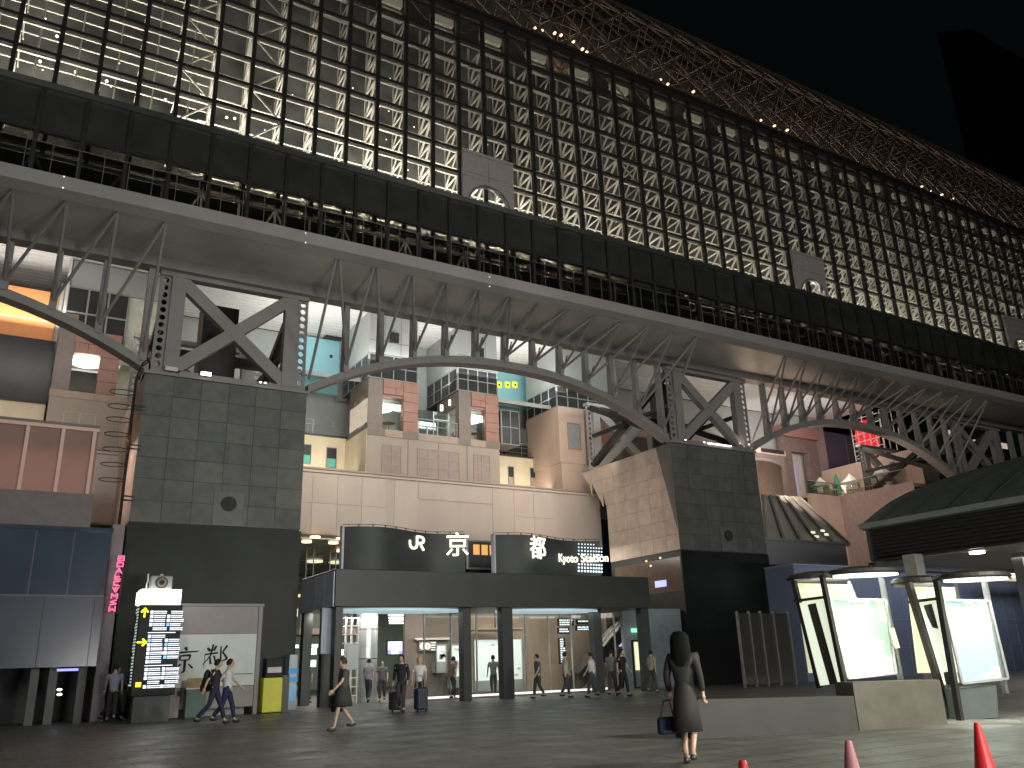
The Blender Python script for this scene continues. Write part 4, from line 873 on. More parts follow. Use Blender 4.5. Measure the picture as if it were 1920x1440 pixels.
for k in range(3): x = a.x+.05+k*(b_.x-a.x)/3; B(x, x+(b_.x-a.x)/3-.12, 35.11, 35.14, (a.z+b_.z)/2, a.z-.05).build('pane', 'amber', kw)
# ================================================================ concourse behind the entrance
cc = thing('concourse_ceiling', 'reflective concourse ceiling with round downlights left of the station sign', 'ceiling', (20, 45, 7.7))
B(-14, 29.5, 42.55, 62, 7.75, 7.9).build('panel', mat('ceiling_panel', (.35, .36, .3), .25, .3, var=.3, scale=1.5), cc)
for (px, py) in ((591, 1007), (575, 1016), (625, 1018), (640, 1010), (638, 1033), (590, 1053), (632, 1055)):
    p = at(px, py, Z=7.7); MB().tube((p.x, p.y, 7.66), (p.x, p.y, 7.745), .26 if py < 1040 else .5, 20).build('downlight', 'warm' if py < 1040 else 'ywin', cc)
ch = thing('concourse_wall', 'tan and brown inner wall of the concourse seen through the entrance', 'wall', (20, 38, 0))
def wallpx(px0, px1, Y, z0, z1, mm, nm='panel', par=ch, d=.2, py=1220):
    return B(at(px0, py, Y=Y).x, at(px1, py, Y=Y).x, Y, Y+d, z0, z1).build(nm, mm, par)
wallpx(759, 874, 36.6, 0, 4.6, 'brwall', 'brown_panel'); wallpx(874, 1168, 38.2, 0, 4.6, 'tanwall', 'tan_panel'); wallpx(1140, 1175, 36.2, 0, 4.6, 'brwall', 'brown_panel')
B(-14, 31, 60, 60.3, 0, 7.7).build('far_wall', mat('far_green_wall', (.2, .25, .2), .5), ch)
wallpx(560, 660, 45, 3.4, 5.0, 'gglass', 'balcony_front', d=.1); wallpx(540, 700, 44.9, 5.0, 5.15, mat('brass_rail', (.6, .48, .2), .4), 'balcony_rail', d=.1); wallpx(560, 700, 44.8, 3.1, 3.4, 'brown', 'balcony_slab', d=3)
for px in (566, 580, 612, 623, 650): wallpx(px, px+1.5, 44.7, 3.4, 7.6, 'mull', 'balcony_post', d=.06)
dr = thing('service_door', 'grey wall with green exit sign and a lit yellow window at the right of the entrance', 'door', (27, 33.5, 0))
a, b_ = at(1170, 1200, Y=33.4).x, at(1210, 1200, Y=33.4).x
B(a, b_+2.4, 33.4, 33.6, 0, 3.7).build('wall', mat('cool_grey_wall', (.3, .34, .38), .5), dr)
p0, p1 = at(1189, 1204, Y=33.35), at(1205, 1256, Y=33.35); B(p0.x, p1.x, 33.34, 33.39, p1.z, p0.z).build('lit_window', 'ywin', dr); fm = MB(); frame_box(fm, p0.x-.15, p1.x+.06, 33.3, .05, p0.z+.1, .06, .09); fm.build('frame', 'mull', dr)
p = at(1189, 1182, Y=33.35); B(p.x-.16, p.x+.16, 33.28, 33.38, p.z-.09, p.z+.09).build('exit_sign', 'greenl', dr)
# glass kiosks
def kiosk(lab, px0, px1, Y, py0, py1, mm='kiosk'):
    xa, xb_, za, zb_ = at(px0, 1240, Y=Y).x, at(px1, 1240, Y=Y).x, at((px0+px1)/2, py1, Y=Y).z, at((px0+px1)/2, py0, Y=Y).z
    t_ = thing('lit_kiosk', lab, 'kiosk', ((xa+xb_)/2, Y, 0)); fm = MB(); frame_box(fm, xa, xb_, Y-.03, max(za, .02), zb_, .05, .07); fm.build('frame', 'metal', t_)
    B(xa+.05, xb_-.05, Y+.05, Y+.1, max(za, .02)+.05, zb_-.05).build('panel', mm, t_); B(xa, xb_, Y, Y+.5, max(za, .02)-.0, max(za, .02)+.5).build('base', 'greyp', t_)
    s_ = MB()
    for k in range(7): x = random.uniform(xa+.15, xb_-.25); z = random.uniform(za+.6, zb_-.2); s_.box(x, x+random.uniform(.1, .3), Y-.01, Y+.049, z, z+random.uniform(.04, .12))
    s_.build('notices', 'white', t_); return t_
kiosk('narrow pale lit panel beside the question mark sign', 817, 838, 36.2, 1207, 1262)
kiosk('narrow pale lit panel just left of the second canopy column', 845, 868, 36.2, 1207, 1290)
kiosk('wide pale lit counter window under the dark oval hood', 888, 981, 36.8, 1197, 1296)
hd = thing('oval_hood', 'dark flat oval hood over the lit counter window', 'hood', (19, 36.6, 3)); p = at(932, 1184, Y=36.6); MB().lathe([(.1, 0), (1.35, .03), (1.4, .07), (1.2, .12), (.1, .16)], p, 24, 1, .7).build('shell', 'brown', hd); MB().tube(p+Vector((-.1, 0, .1)), (p.x-.1, p.y, 4.6), .03, 6).build('stem', 'mull', hd)
MB().box(at(778, 1200, Y=36.4).x, at(845, 1200, Y=36.4).x, 36.35, 36.55, at(800, 1200, Y=36.4).z, at(800, 1196, Y=36.4).z).build('sign_shelf', 'pale', ch)
qs = thing('round_info_sign', 'brown sign with white question mark and information circles on the brown wall', 'sign', (14.5, 36.4, 2.5))
a, b_ = at(785, 1203, Y=36.45), at(818, 1220, Y=36.45); B(a.x, b_.x, 36.42, 36.5, b_.z, a.z).build('board', 'brown', qs)
for k, (px, chh) in enumerate(((793, '?'), (801.5, 'i'))):
    p = at(px, 1211.5, Y=36.4); MB().tube((p.x, 36.38, p.z), (p.x, 36.419, p.z), .15, 20).build('disc', 'strip', qs); put_text('symbol', chh, .26, (p.x, 36.36, p.z), (1, 0, 0), (0, -1, 0), 'brown', qs, .02, .004)
tx = MB()
for k in range(4): p = at(812, 1205+k*4.5, Y=36.4); tx.box(p.x-.1, p.x+.14, 36.39, 36.419, p.z-.02, p.z+.02)
tx.build('text_rows', 'strip', qs)
# scaffold tower, metal clad column, screen
sf_ = thing('white_scaffold', 'white scaffold frame wrapped in clear sheet at the left of the entrance', 'scaffold', (12, 34, 0)); s_ = MB(); a, b_ = at(649, 1200, Y=34.5).x, at(671, 1200, Y=34.5).x
for x in (a, (a+b_)/2, b_):
    s_.tube((x, 34.5, 0), (x, 34.5, 3.45), .03, 6); s_.tube((x, 35.3, 0), (x, 35.3, 3.45), .03, 6)
for k in range(10): z = .3+k*.34; s_.tube((a, 34.5, z), (b_, 34.5, z), .025, 6); s_.tube((a, 34.5, z), (a, 35.3, z), .02, 6)
s_.build('tubes', 'white', sf_); B(a, b_, 34.4, 34.42, 1.3, 2.3).build('clear_sheet', glassmat('plastic_sheet', (.8, .82, .82), .5, .5, (.7, .72, .72), .25), sf_)
mc = thing('metal_clad_column', 'round silver clad column inside the entrance', 'column', (13, 35, 0)); a, b_ = at(672, 1240, Y=35).x, at(711, 1240, Y=35).x
MB().tube(((a+b_)/2, 35.3, 0), ((a+b_)/2, 35.3, 4.9), (b_-a)/2, 32).build('shaft', mat('silver_cladding', (.5, .52, .52), .3, .5, var=.2, scale=2), mc)
for z in (1.7, 2.9): MB().tube(((a+b_)/2, 35.3, z), ((a+b_)/2, 35.3, z+.03), (b_-a)/2+.012, 32).build('joint_ring', 'mull', mc)
p0, p1 = at(727, 1203, Y=40), at(754, 1226, Y=40); sn = thing('bright_screen', 'bright white and blue screen seen deep inside the entrance', 'screen', (p0.x, 40, p1.z)); B(p0.x, p1.x, 40, 40.1, p1.z, p0.z).build('display', 'screen', sn); B(p0.x, (p0.x+p1.x)/2-.2, 39.97, 39.999, p1.z, p1.z+.22).build('blue_shape', 'bluel', sn); B((p0.x+p1.x)/2+.2, p1.x, 39.97, 39.999, p1.z, p1.z+.16).build('blue_shape', 'bluel', sn); fm = MB(); frame_box(fm, p0.x-.05, p1.x+.05, 39.96, p1.z-.05, p0.z+.05, .05, .1); fm.build('frame', 'mull', sn)
for k in range(4):
    p = at(747, 1153+k*5, Y=42+k*1.5); tag(B(p.x-.45, p.x+.45, p.y, p.y+.3, p.z-.03, p.z+.03).build('ceiling_tube', 'lampw'), ('top', 'second', 'third', 'lowest')[k]+' white ceiling tube in the row above the bright screen inside the hall', 'lamp', 'ceiling tubes in the hall')
# hanging guide signs
def guide(lab, px0, py0, px1, py1, Y, ym):
    a, b_ = at(px0, py0, Y=Y), at(px1, py1, Y=Y); t_ = thing('hanging_sign', lab, 'sign', (a.x, Y, b_.z)); B(a.x, b_.x, Y, Y+.12, b_.z, a.z).build('box', 'ink', t_)
    tx = MB(); z = a.z-.07; yl = MB()
    while z > b_.z+.04:
        x = a.x+.05
        while x < b_.x-.12: w = random.uniform(.06, .22); (yl if ym and x > b_.x-.3 else tx).box(x, min(x+w, b_.x-.03), Y-.02, Y-.002, z-.03, z+.03); x += w+.035
        z -= .1
    tx.build('text_rows', 'lampc', t_)
    if yl.v: yl.build('yellow_block', 'arrow', t_)
    MB().box(a.x+.1, a.x+.12, Y, Y+.1, a.z, a.z+.5).build('hanger', 'metal', t_); return t_
guide('upper left hanging sign with white lettering inside the entrance', 1047, 1160, 1076, 1173, 34, False)
guide('lower left hanging sign with white lettering inside the entrance', 1047, 1177, 1068, 1188, 34, False)
guide('upper right hanging sign with yellow block inside the entrance', 1082, 1162, 1112, 1170, 33.8, True)
guide('lower right hanging sign with yellow block inside the entrance', 1081, 1173, 1112, 1182, 33.8, True)
guide('tall narrow column sign with white rows below the hanging signs', 1048, 1196, 1062, 1245, 34.3, False)
es = thing('escalator', 'escalator rising right with lit handrail edges inside the entrance', 'escalator', (25, 35, 0)); a, b_ = at(1130, 1212, Y=35), at(1158, 1180, Y=35)
d_ = (b_-a); MB().prism([a-d_*1.5, b_+d_, b_+d_+Vector((0, 0, -.8)), a-d_*1.5+Vector((0, 0, -.8))], (0, .9, 0)).build('truss_body', 'mull', es); MB().bar(a-Vector((0, .05, 0)), b_-Vector((0, .05, 0)), .07).build('light_strip', 'pale', es); MB().bar(a-Vector((0, .05, -.25)), b_-Vector((0, .05, -.3)), .05).build('handrail', 'pale', es)
a, b_ = at(812, 1314, Y=32.6), at(1162, 1302, Y=32.6)
st = MB(); st.box(a.x, b_.x, 33.3, 33.42, .0, .14)
tag(st.build('floor_light_strip', 'strip'), 'long white glowing strip along the foot of the entrance glazing', 'light strip')
gz = thing('entrance_glazing', 'clear glass screens with thin frames behind the canopy columns', 'glazing', (20, 33.45, 0)); B(a.x, b_.x+.6, 33.47, 33.49, .14, 3.5).build('glass', 'glass', gz); fm = MB()
for k in range(9): x = a.x+k*(b_.x+.6-a.x)/8; fm.box(x-.025, x+.025, 33.44, 33.52, .14, 3.5)
fm.build('frame', 'metal', gz)
B(a.x-.2, b_.x+.3, 32.9, 33.28, 0, .06).build('kerb', mat('pink_kerb', (.3, .2, .18), .6), gz)
for k, px in enumerate((1135, 1150, 1160)):
    p = at(px, 1200+k*9, Y=36); 
tag(B(at(1157, 1200, Y=36).x, at(1169, 1200, Y=36).x, 36, 36.1, at(1160, 1212, Y=36).z, at(1160, 1193, Y=36).z).build('violet_sign', lit('violet_glow', (.6, .55, 1), .9)), 'small violet lit sign beside the escalator', 'sign')
# left slot: lit shop fronts
for k, (px0, py0, px1, py1, mm, lab) in enumerate(((548, 1209, 560, 1215, 'lampc', 'short white lit sign band at the far left of the entrance passage'), (575, 1208, 596, 1214, 'lampc', 'longer white lit sign band left of the canopy column'), (583, 1216, 593, 1227, 'lampw', 'upper small white glowing panel left of the canopy'), (583, 1238, 592, 1250, 'lampw', 'lower small white glowing panel left of the canopy'), (553, 1141, 558, 1156, 'ywin', 'small bright shop lamp high beside the left pier'), (636, 1218, 644, 1228, 'lampw', 'small white glowing panel right beside the left canopy column'))):
    a, b_ = at(px0, py0, Y=37), at(px1, py1, Y=37); tag(B(a.x, b_.x, 37, 37.1, b_.z, a.z).build('lit_sign', mm), lab, 'sign')
fb_ = thing('food_booth', 'white passage booth with blue striped counter beside the yellow machine', 'booth', (9.6, 33, 0)); a, b_ = at(541, 1280, Y=32), at(556, 1280, Y=32)
B(a.x, b_.x, 32, 32.6, 0, 1.9).build('body', mat('pale_booth', (.5, .55, .6), .5), fb_)
for z in (1.25, .95): B(a.x-.02, b_.x+.02, 31.97, 32, z, z+.17).build('blue_stripe', mat('blue_paint', (.03, .25, .6), .5, emit=(.05, .35, .8), es=.25), fb_)
B(a.x, b_.x, 31.96, 31.999, .3, .8).build('lower_panel', mat('cool_panel', (.2, .4, .6), .4, emit=(.2, .45, .65), es=.25), fb_)
# ================================================================ left building, pink sign, recess
bb = thing('blue_glazed_building', 'dark blue glazed low building with violet grey lower panels at the left edge', 'building', (-3, 31, 0))
xr = 2.88
up = MB(); lo = MB(); zt_, zm, zb_ = 5.93, 3.86, 1.68
k = 0; x = xr-.04
while x > -13: up.box(x-1.06, x, 31, 31.05, zm+.02, zt_); lo.box(x-1.6, x, 31, 31.05, zb_, zm-.02) if k % 1 == 0 and (k*1.1) % 1.65 < 1.1 else None; x -= 1.1; k += 1
up.build('blue_panel', 'navyb', bb)
lo = MB(); x = xr-.3
for k in range(9): lo.box(x-1.42, x, 31.0, 31.05, zb_, zm-.02); x -= 1.45
lo.box(xr-.28, xr-.02, 31, 31.05, zb_, zm-.02); lo.build('violet_panel', 'violetb', bb)
B(-13, xr-.03, 31.052, 38, zb_, zt_-.01).build('body', mat('violet_trim', (.2, .18, .24), .5), bb); B(-13, xr+.02, 30.95, 38, zt_+.002, zt_+.12).build('coping', 'navyb', bb)
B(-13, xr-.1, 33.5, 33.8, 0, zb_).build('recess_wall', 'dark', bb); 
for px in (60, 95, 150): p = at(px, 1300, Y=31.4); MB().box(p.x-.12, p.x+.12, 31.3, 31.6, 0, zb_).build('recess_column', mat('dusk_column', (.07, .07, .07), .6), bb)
p = at(127, 1255, Y=31.2); B(p.x-.3, p.x+.3, 31.15, 31.25, p.z-.05, p.z+.02).build('blue_light', 'bluel', bb)
for py in (1293, 1302): p = at(111, py, Y=31.4); MB().ball((p.x, 31.28, p.z), .055, 8, 6, (1.4, 1, .7)).build('spot_lamp', 'lampw', bb)
tag(B(2.92, 3.3, 31.6, 38, 0, 6.3).build('side_pilaster', mat('violet_trim2', (.17, .14, .16), .5)), 'narrow violet brown pilaster between the blue building and left pier', 'pilaster')
nsn = thing('pink_neon_sign', 'vertical pink neon lettering sign on the edge beside the left pier', 'sign', (3.1, 30.5, 3.2))
a, b_ = at(228, 1042, Y=30.6), at(214, 1148, Y=30.6); B(a.x+.05, a.x+.09, 30.5, 31.0, b_.z-.05, a.z+.05).build('blade', 'dark', nsn)
cy = 0; H_ = a.z-b_.z
G = [[[(0, 0), (1, 0), (1, 1), (0, 1), (0, 0)], [(0, .5), (1, .5)]], [[(0, 0), (0, 1), (1, .9), (1, .1), (0, 0)]], [[(0, 0), (.5, 1), (1, 0)], [(.2, .4), (.8, .4)]], [[(0, 1), (0, 0), (1, 0)], [(0, .5), (.8, .6)]], [[(1, 1), (0, .9), (0, .1), (1, 0)]], [[(0, 1), (.5, 0), (1, 1)], [(.5, .5), (.5, 1)]], [[(0, 0), (0, 1), (.5, .4), (1, 1), (1, 0)]], [[(0, 0), (1, .2), (0, .6), (1, 1)]], [[(0, 1), (0, 0), (.5, .5), (1, 0), (1, 1)]]]
for k, gph in enumerate(G):
    z = a.z-(k+1)*H_/9+.03; s_ = MB(); strokes(s_, [[(p*.17-.08, q*(H_/9-.06)) for p, q in L] for L in gph], (a.x-.02-k*.012, 30.48, z), (1, 0, 0), (0, 0, 1), (0, -1, 0), .035, .03); s_.build('letter', 'pink', nsn)
# ================================================================ guide board, box on top, white board
gb_ = thing('guide_board', 'tall black backlit guide board with white text rows and yellow arrows', 'sign', (4.4, 29, 0)); BX0, BX1, BY = 3.72, 4.98, 29.0
p0, p1 = at(258, 1140, Y=BY), at(332, 1290, Y=BY)
B(BX0, BX1, BY, BY+.8, .75, 3.45).build('cabinet', 'ink', gb_, bevel=.02); B(BX0+.1, BX1-.1, BY+.1, BY+.7, 0, .75).build('plinth', mat('plinth_grey', (.08, .08, .078), .6), gb_)
B(BX0+.0, BX1-.08, BY-.02, BY+.8, 3.46, 3.92).build('top_light_box', 'lampw', gb_); B(BX0-.05, BX0-.001, BY+.05, BY+.75, 3.48, 3.86).build('side_light', 'lampw', gb_)
sidet = MB()
for k in range(26): z = 3.3-k*.09; w = random.uniform(.2, .55); sidet.box(BX0-.02, BX0-.002, BY+.15, BY+.15+w, z, z+.05)
sidet.build('side_text', lit('dim_green_text', (.6, .8, .7), .55), gb_)
pic = MB(); tx = MB(); dim = MB(); z = 3.22; row = 0
while z > .98:
    if row in (5, 13): tx.box(BX0+.3, BX1-.15, BY-.015, BY-.002, z, z+.02); z -= .1; row += 1; continue
    x = BX0+.32
    for colm in range(2):
        xe = x+.42+.1*random.random()
        if random.random() < .85: (pic if random.random() < .16 else tx).box(x-.0, x+.085, BY-.015, BY-.002, z-.045, z+.045)
        for rr_ in (.022, -.026):
            xx = x+.11
            while xx < xe: w = random.uniform(.015, .05); tx.box(xx, min(xx+w, xe), BY-.015, BY-.002, z+rr_-.015, z+rr_+(.016 if rr_ > 0 else .008)); xx += w+.009
        x += .5
        if row in (6, 12) : break
    z -= .125; row += 1
tx.build('text_rows', 'text', gb_); pic.build('blue_pictograms', lit('blue_pic', (.2, .55, 1), 1), gb_)
for (zz, dr_) in ((3.2, 'up'), (2.32, 'right')):
    s_ = MB(); L = [[(0, -.12), (0, .12)], [(-.09, .03), (0, .13), (.09, .03)]] if dr_ == 'up' else [[(-.12, 0), (.12, 0)], [(.03, .09), (.13, 0), (.03, -.09)]]
    strokes(s_, L, (BX0+.15, BY-.01, zz), (1, 0, 0), (0, 0, 1), (0, -1, 0), .055, .02); s_.build('arrow', 'arrow', gb_)
B(BX0+.1, BX0+.26, BY-.02, BY-.002, 1.02, 1.16).build('yellow_square', 'arrow', gb_)
bx = thing('rooftop_box', 'square grey box with round black fan standing on top of the guide board', 'fan box', (4.3, 29.3, 3.93))
a, b_ = at(284, 1079, Y=29.2), at(322, 1106, Y=29.2); B(a.x, b_.x, 29.2, 29.6, 3.93, a.z).build('case', mat('box_grey', (.32, .33, .32), .5), bx, bevel=.03)
cx = (a.x+b_.x)/2; cz = (3.93+a.z)/2
for r_, d, mm in ((.19, .03, 'mull'), (.14, .05, 'brown'), (.08, .07, 'ink')): MB().tube((cx, 29.2-d, cz), (cx, 29.2-d+.02, cz), r_, 24).build('fan', mm, bx)
MB().ball((cx, 29.35, a.z+.02), .06, 10, 6).build('knob', 'box' if False else 'pale', bx)
pl = thing('short_mast', 'short bright crooked mast left of the rooftop box', 'mast', (3.95, 29.3, 3.93)); p = [at(274, 1106, Y=29.1), at(275, 1094, Y=29.1), at(277, 1090, Y=29.1), at(278, 1076, Y=29.1)]; MB().path(p, .025, 6).build('pole', 'white', pl); MB().tube(p[0], (p[0].x, 29.1, 3.93), .03, 6).build('foot', 'white', pl)
wb = thing('calligraphy_board', 'large white notice board with brush written characters and mauve upper band', 'notice board', (6.5, 30.6, 0)); WY = 30.6
a, b_ = at(343, 1137, Y=WY), at(484, 1137, Y=WY); zt_ = a.z; zm = at(410, 1189, Y=WY).z; zl = at(410, 1287, Y=WY).z; xl, xr = a.x-.15, b_.x+.02
B(xl, xr, WY, WY+.1, zm+.01, zt_).build('mauve_band', 'boardg', wb); B(xl, xr, WY, WY+.1, zl, zm).build('white_face', 'boardw', wb); B(xl, xr, WY, WY+.1, .25, zl-.02).build('lower_skirt', 'boardg', wb)
fm = MB(); fm.box(xl, xr+.2, WY+.0, WY+.2, zt_+.01, zt_+.1); fm.box(xr+.02, xr+.16, WY+.0, WY+.16, 0, zt_); fm.box(xl+.1, xr-.2, WY+.3, WY+.36, 0, .24); fm.build('frame', 'steel', wb)
br_ = MB()
def brush(cx, cz, s, lines):
    for L in lines:
        n = len(L)
        for q in range(n-1):
            (x1, y1, w1), (x2, y2, w2) = L[q], L[q+1]; br_.tube((cx+x1*s, WY-.012, cz+y1*s), (cx+x2*s, WY-.012, cz+y2*s), w1*s, 8, w2*s)
kx = at(347, 1238, Y=WY); brush(kx.x, kx.z, 1.15, [[(-.02, .36, .05), (.03, .27, .03)], [(-.3, .18, .02), (-.1, .22, .03), (.35, .24, .015)], [(-.15, .13, .02), (-.14, 0, .03)], [(-.15, .12, .02), (.14, .14, .03), (.1, 0, .02)], [(-.13, .0, .015), (.1, .01, .02)], [(0, 0, .04), (.0, -.3, .03), (-.08, -.34, .015)], [(-.12, -.1, .03), (-.25, -.26, .012)], [(.1, -.1, .02), (.22, -.22, .03)]])
kx = at(408, 1228, Y=WY); brush(kx.x, kx.z, 1.15, [[(-.3, .2, .03), (-.22, .12, .04)], [(-.14, .3, .03), (-.2, -.02, .02), (-.4, -.26, .012)], [(-.05, .26, .03), (-.12, .12, .03)], [(-.36, .02, .02), (.0, .06, .025)], [(-.22, -.02, .02), (-.18, -.25, .03)], [(-.1, -.02, .03), (-.04, -.22, .02)], [(.08, .24, .02), (.1, -.3, .03)], [(.26, .26, .03), (.14, .08, .025), (.28, -.1, .03), (.14, -.18, .015)]])
br_.build('brush_characters', 'ink', wb); ln = MB(); p = at(440, 1264, Y=WY); ln.box(p.x-.7, p.x+.6, WY-.008, WY, p.z-.012, p.z+.012); p = at(383, 1240, Y=WY); ln.box(p.x-.008, p.x+.008, WY-.008, WY, p.z-.25, p.z+.2); ln.build('ruled_line', 'ink', wb)
a, b_ = at(264, 1309, Y=30.2), at(333, 1349, Y=30.2); tag(B(a.x, b_.x, 30.2, 30.5, .03, a.z).build('low_panel', mat('mauve_low', (.24, .2, .19), .6)), 'low mauve brown panel standing under the guide board', 'panel')
a, b_ = at(350, 1293, Y=30.1), at(383, 1345, Y=30.1); t_ = thing('green_bin', 'dull green box with pale lid rim left of the backpacker', 'bin', (a.x, 30.1, 0)); B(a.x, b_.x, 30.1, 30.5, 0, a.z).build('body', mat('dull_green', (.1, .15, .13), .6), t_, bevel=.02); B(a.x-.02, b_.x+.02, 30.07, 30.53, a.z+.001, a.z+.04).build('rim', 'pale', t_)
a, b_ = at(352, 1272, Y=30.3), at(386, 1290, Y=30.3); tag(B(a.x, b_.x, 30.3, 30.33, b_.z, a.z).build('poster', mat('ochre_poster', (.28, .2, .08), .6, var=.4, scale=4)), 'small ochre poster at the lower left of the white board', 'poster')
ym = thing('yellow_machine', 'yellow cabinet with black top and white label left of the entrance', 'cabinet', (8.4, 30.3, 0))
B(8.03, 8.69, 30.3, 30.8, .03, 1.14).build('yellow_body', 'yellow', ym, bevel=.02); B(8.1, 8.7, 30.32, 30.8, 1.145, 1.77).build('black_top', 'ink', ym, bevel=.02); B(8.14, 8.62, 30.28, 30.319, 1.3, 1.48).build('white_label', 'pale', ym); B(8.72, 8.95, 30.4, 30.9, 0, 1.2).build('side_box', 'mull', ym)
# ================================================================ bus shelter roof at right
bs_ = thing('bus_shelter', 'big dark curved bus shelter roof with louvred fascia at the right edge', 'shelter', (36, 19, 0))
P = [at(px, py, Y=22.3) for px, py in ((1612, 985), (1640, 962), (1668, 941), (1700, 924), (1750, 904), (1800, 888), (1860, 871), (1920, 855))]; P = [Vector((30, 22.3, 6.32))]+P[1:]+[Vector((60, 22.3, 11.4))]
rf = MB(); rf.prism(P+[Vector((p.x+.1, 22.3, p.z-.25)) for p in reversed(P)], (0, -26, 0)); rf.build('roof', mat('shelter_roof', (.085, .105, .10), .45, .1, var=.15, scale=.8), bs_)
rm = MB()
y = 21.5
while y > -3:
    for p, q in zip(P, P[1:]): rm.bar((p.x, y, p.z+.02), (q.x, y, q.z+.02), .05)
    y -= 1.5
rm.build('roof_seams', 'canopy', bs_)
B(29.9, 30.06, -3.7, 22.35, 6.12, 6.34).build('eaves_trim', mat('trim_grey', (.22, .24, .23), .4), bs_)
lv = MB()
for k in range(8): z = 6.0-k*.145; lv.prism([(30.1, 22.1, z), (30.22, 22.1, z+.1), (30.24, 22.1, z+.09), (30.12, 22.1, z-.02)], (0, -25.6, 0))
lv.build('louvres', mat('louvre_metal', (.09, .085, .08), .35, .4), bs_); B(30.3, 30.4, -3.5, 22.1, 4.9, 6.1).build('louvre_backing', 'dark', bs_); B(30.08, 30.35, -3.5, 22.15, 4.8, 4.88).build('lower_edge', 'mull', bs_); B(30.1, 30.3, 22.02, 22.2, 4.88, 6.1).build('end_post', 'canopy', bs_)
B(30.4, 60, -3.5, 22.1, 4.75, 4.95).build('ceiling', mat('shelter_ceiling', (.4, .38, .34), .4), bs_)
p = at(1832, 1035, Z=4.72); MB().tube((p.x, p.y, 4.66), (p.x, p.y, 4.745), .26, 20).build('downlight', 'lampw', bs_)
p0, p1 = at(1706, 1047, Y=19.5), at(1722, 1100, Y=19.5); MB().box(p0.x, p0.x+.5, 19.3, 19.8, 0, 4.74).build('post', mat('shelter_post', (.34, .32, .28), .4), bs_)
p0 = at(1905, 1040, Y=18.0); MB().box(p0.x, p0.x+.4, 17.8, 18.2, 0, 4.74).build('post', mat('shelter_post2', (.2, .2, .19), .4), bs_)
area('shelter_light', (38, 14, 4.6), (38, 14, 0), 10, 10, 1100, (1, .97, .85))
# distant things below the shelter
cn = thing('far_canopy_band', 'long dark canopy band with white edge strips under the bus shelter', 'canopy', (60, 30, 4)); q0, q1 = at(1640, 1057, Y=30), at(1920, 1075, Y=30)
B(q0.x, q1.x+6, 30, 30.4, q1.z-.1, q1.z+.25).build('band', 'mull', cn); 
k = 0; x = q0.x
while x < q1.x+4: B(x, x+1.9, 29.9, 29.99, q1.z+.3, q1.z+.42).build('strip', 'pale', cn); x += 2.1
for k in range(6):
    p = at(1874+k*9, 1078+(k % 2)*2, Y=29); tag(MB().ball(p, .17, 8, 6).build('globe_lamp', 'ywin'), ('first', 'second', 'third', 'fourth', 'fifth', 'sixth')[k]+' globe lamp from the left in the warm row at the right edge', 'lamp', 'globe lamps at the right edge')
p0, p1 = at(1868, 1084, Y=29.2), at(1925, 1090, Y=29.2); tag(B(p0.x, p1.x+3, 29.2, 29.5, p1.z, p0.z).build('warm_band', mat('warm_band', (.5, .38, .3), .5, emit=(1, .75, .55), es=.35)), 'warm lit band below the globe lamps at the right edge', 'band')
# slate tiled low building behind the map stands
sb_ = thing('slate_low_building', 'slate blue panelled low building behind the illuminated map stands', 'building', (45, 31, 0)); p0, p1 = at(1487, 1060, Y=31), at(1890, 1075, Y=31)
B(p0.x, p1.x+10, 31, 36, 0, p0.z).build('body', 'blued', sb_); jl = MB(); x = p0.x+.9
while x < p1.x+10: jl.box(x-.02, x+.02, 30.98, 30.999, 0, p0.z); x += 1.1
for z in (1.5, 3.0): jl.box(p0.x, p1.x+10, 30.985, 30.998, z-.015, z+.015)
jl.build('panel_joints', mat('slate_joint', (.32, .36, .46), .5), sb_); B(p0.x-.05, p1.x+10, 30.93, 36, p0.z+.002, p0.z+.1).build('coping', mat('slate_coping', (.3, .34, .4), .5), sb_)
area('slate_wash', (46, 28.5, 5.6), (46, 31, 2), 20, .4, 160, (.85, .9, 1))
# grey glazed screens left of the first map stand
gs = thing('glass_screen_wall', 'tall grey glass screens with pale posts right of the middle pier', 'screen', (33, 28, 0)); D0 = 27
xs_ = [at(px, 1240, Y=29).x for px in (1392, 1414, 1436, 1460, 1488)]
B(xs_[0], xs_[-1], 29, 29.05, .1, at(1420, 1150, Y=29).z).build('glass', glassmat('frosted_glass', (.5, .5, .48), .2, .55, (.12, .115, .11)), gs)
fm = MB()
for x in xs_: fm.box(x-.03, x+.03, 28.95, 29.08, 0, at(1420, 1146, Y=29).z)
fm.build('post', mat('dull_post', (.24, .23, .21), .5), gs)
# ================================================================ illuminated map stands
def bilin(q, s, t): return (q[0]*(1-s)+q[1]*s)*(1-t)+(q[3]*(1-s)+q[2]*s)*t
def stand(lab, D, ox, oy, main, mapm, sc, glass_bot):
    A = lambda x, y, d=0: at(x, y, D=D+d)
    g0 = A(ox+.0, oy); t_ = thing('map_stand', lab, 'map stand', (g0.x, g0.y, 0), 'illuminated map stands')
    nrm = Vector((-sy_, -cy_, 0))
    def slab(q, th, nm, mm, par=t_, off=0): return MB().prism([p+nrm*off for p in q], -nrm*th).build(nm, mm, par)
    q = [A(*c) for c in main]; slab(q, .06, 'map_panel', mapm)
    fr = MB()
    for i in range(4): fr.bar(q[i]+nrm*.03, q[(i+1) % 4]+nrm*.03, .05, .06, up=nrm)
    fr.build('panel_frame', 'metal', t_)
    tl = bilin(q, .36, .06); tr_ = bilin(q, .60, .055); hb = MB()
    for k in range(9):
        a_ = tl.lerp(tr_, k/9+.01); b_ = tl.lerp(tr_, (k+.7)/9); hb.bar(a_+nrm*.01, b_+nrm*.01, .045 if k % 3 else .03, .012, up=nrm)
    hb.build('heading', mat('heading_green', (.25, .36, .3), .5), t_)
    return t_, A, nrm, q, slab
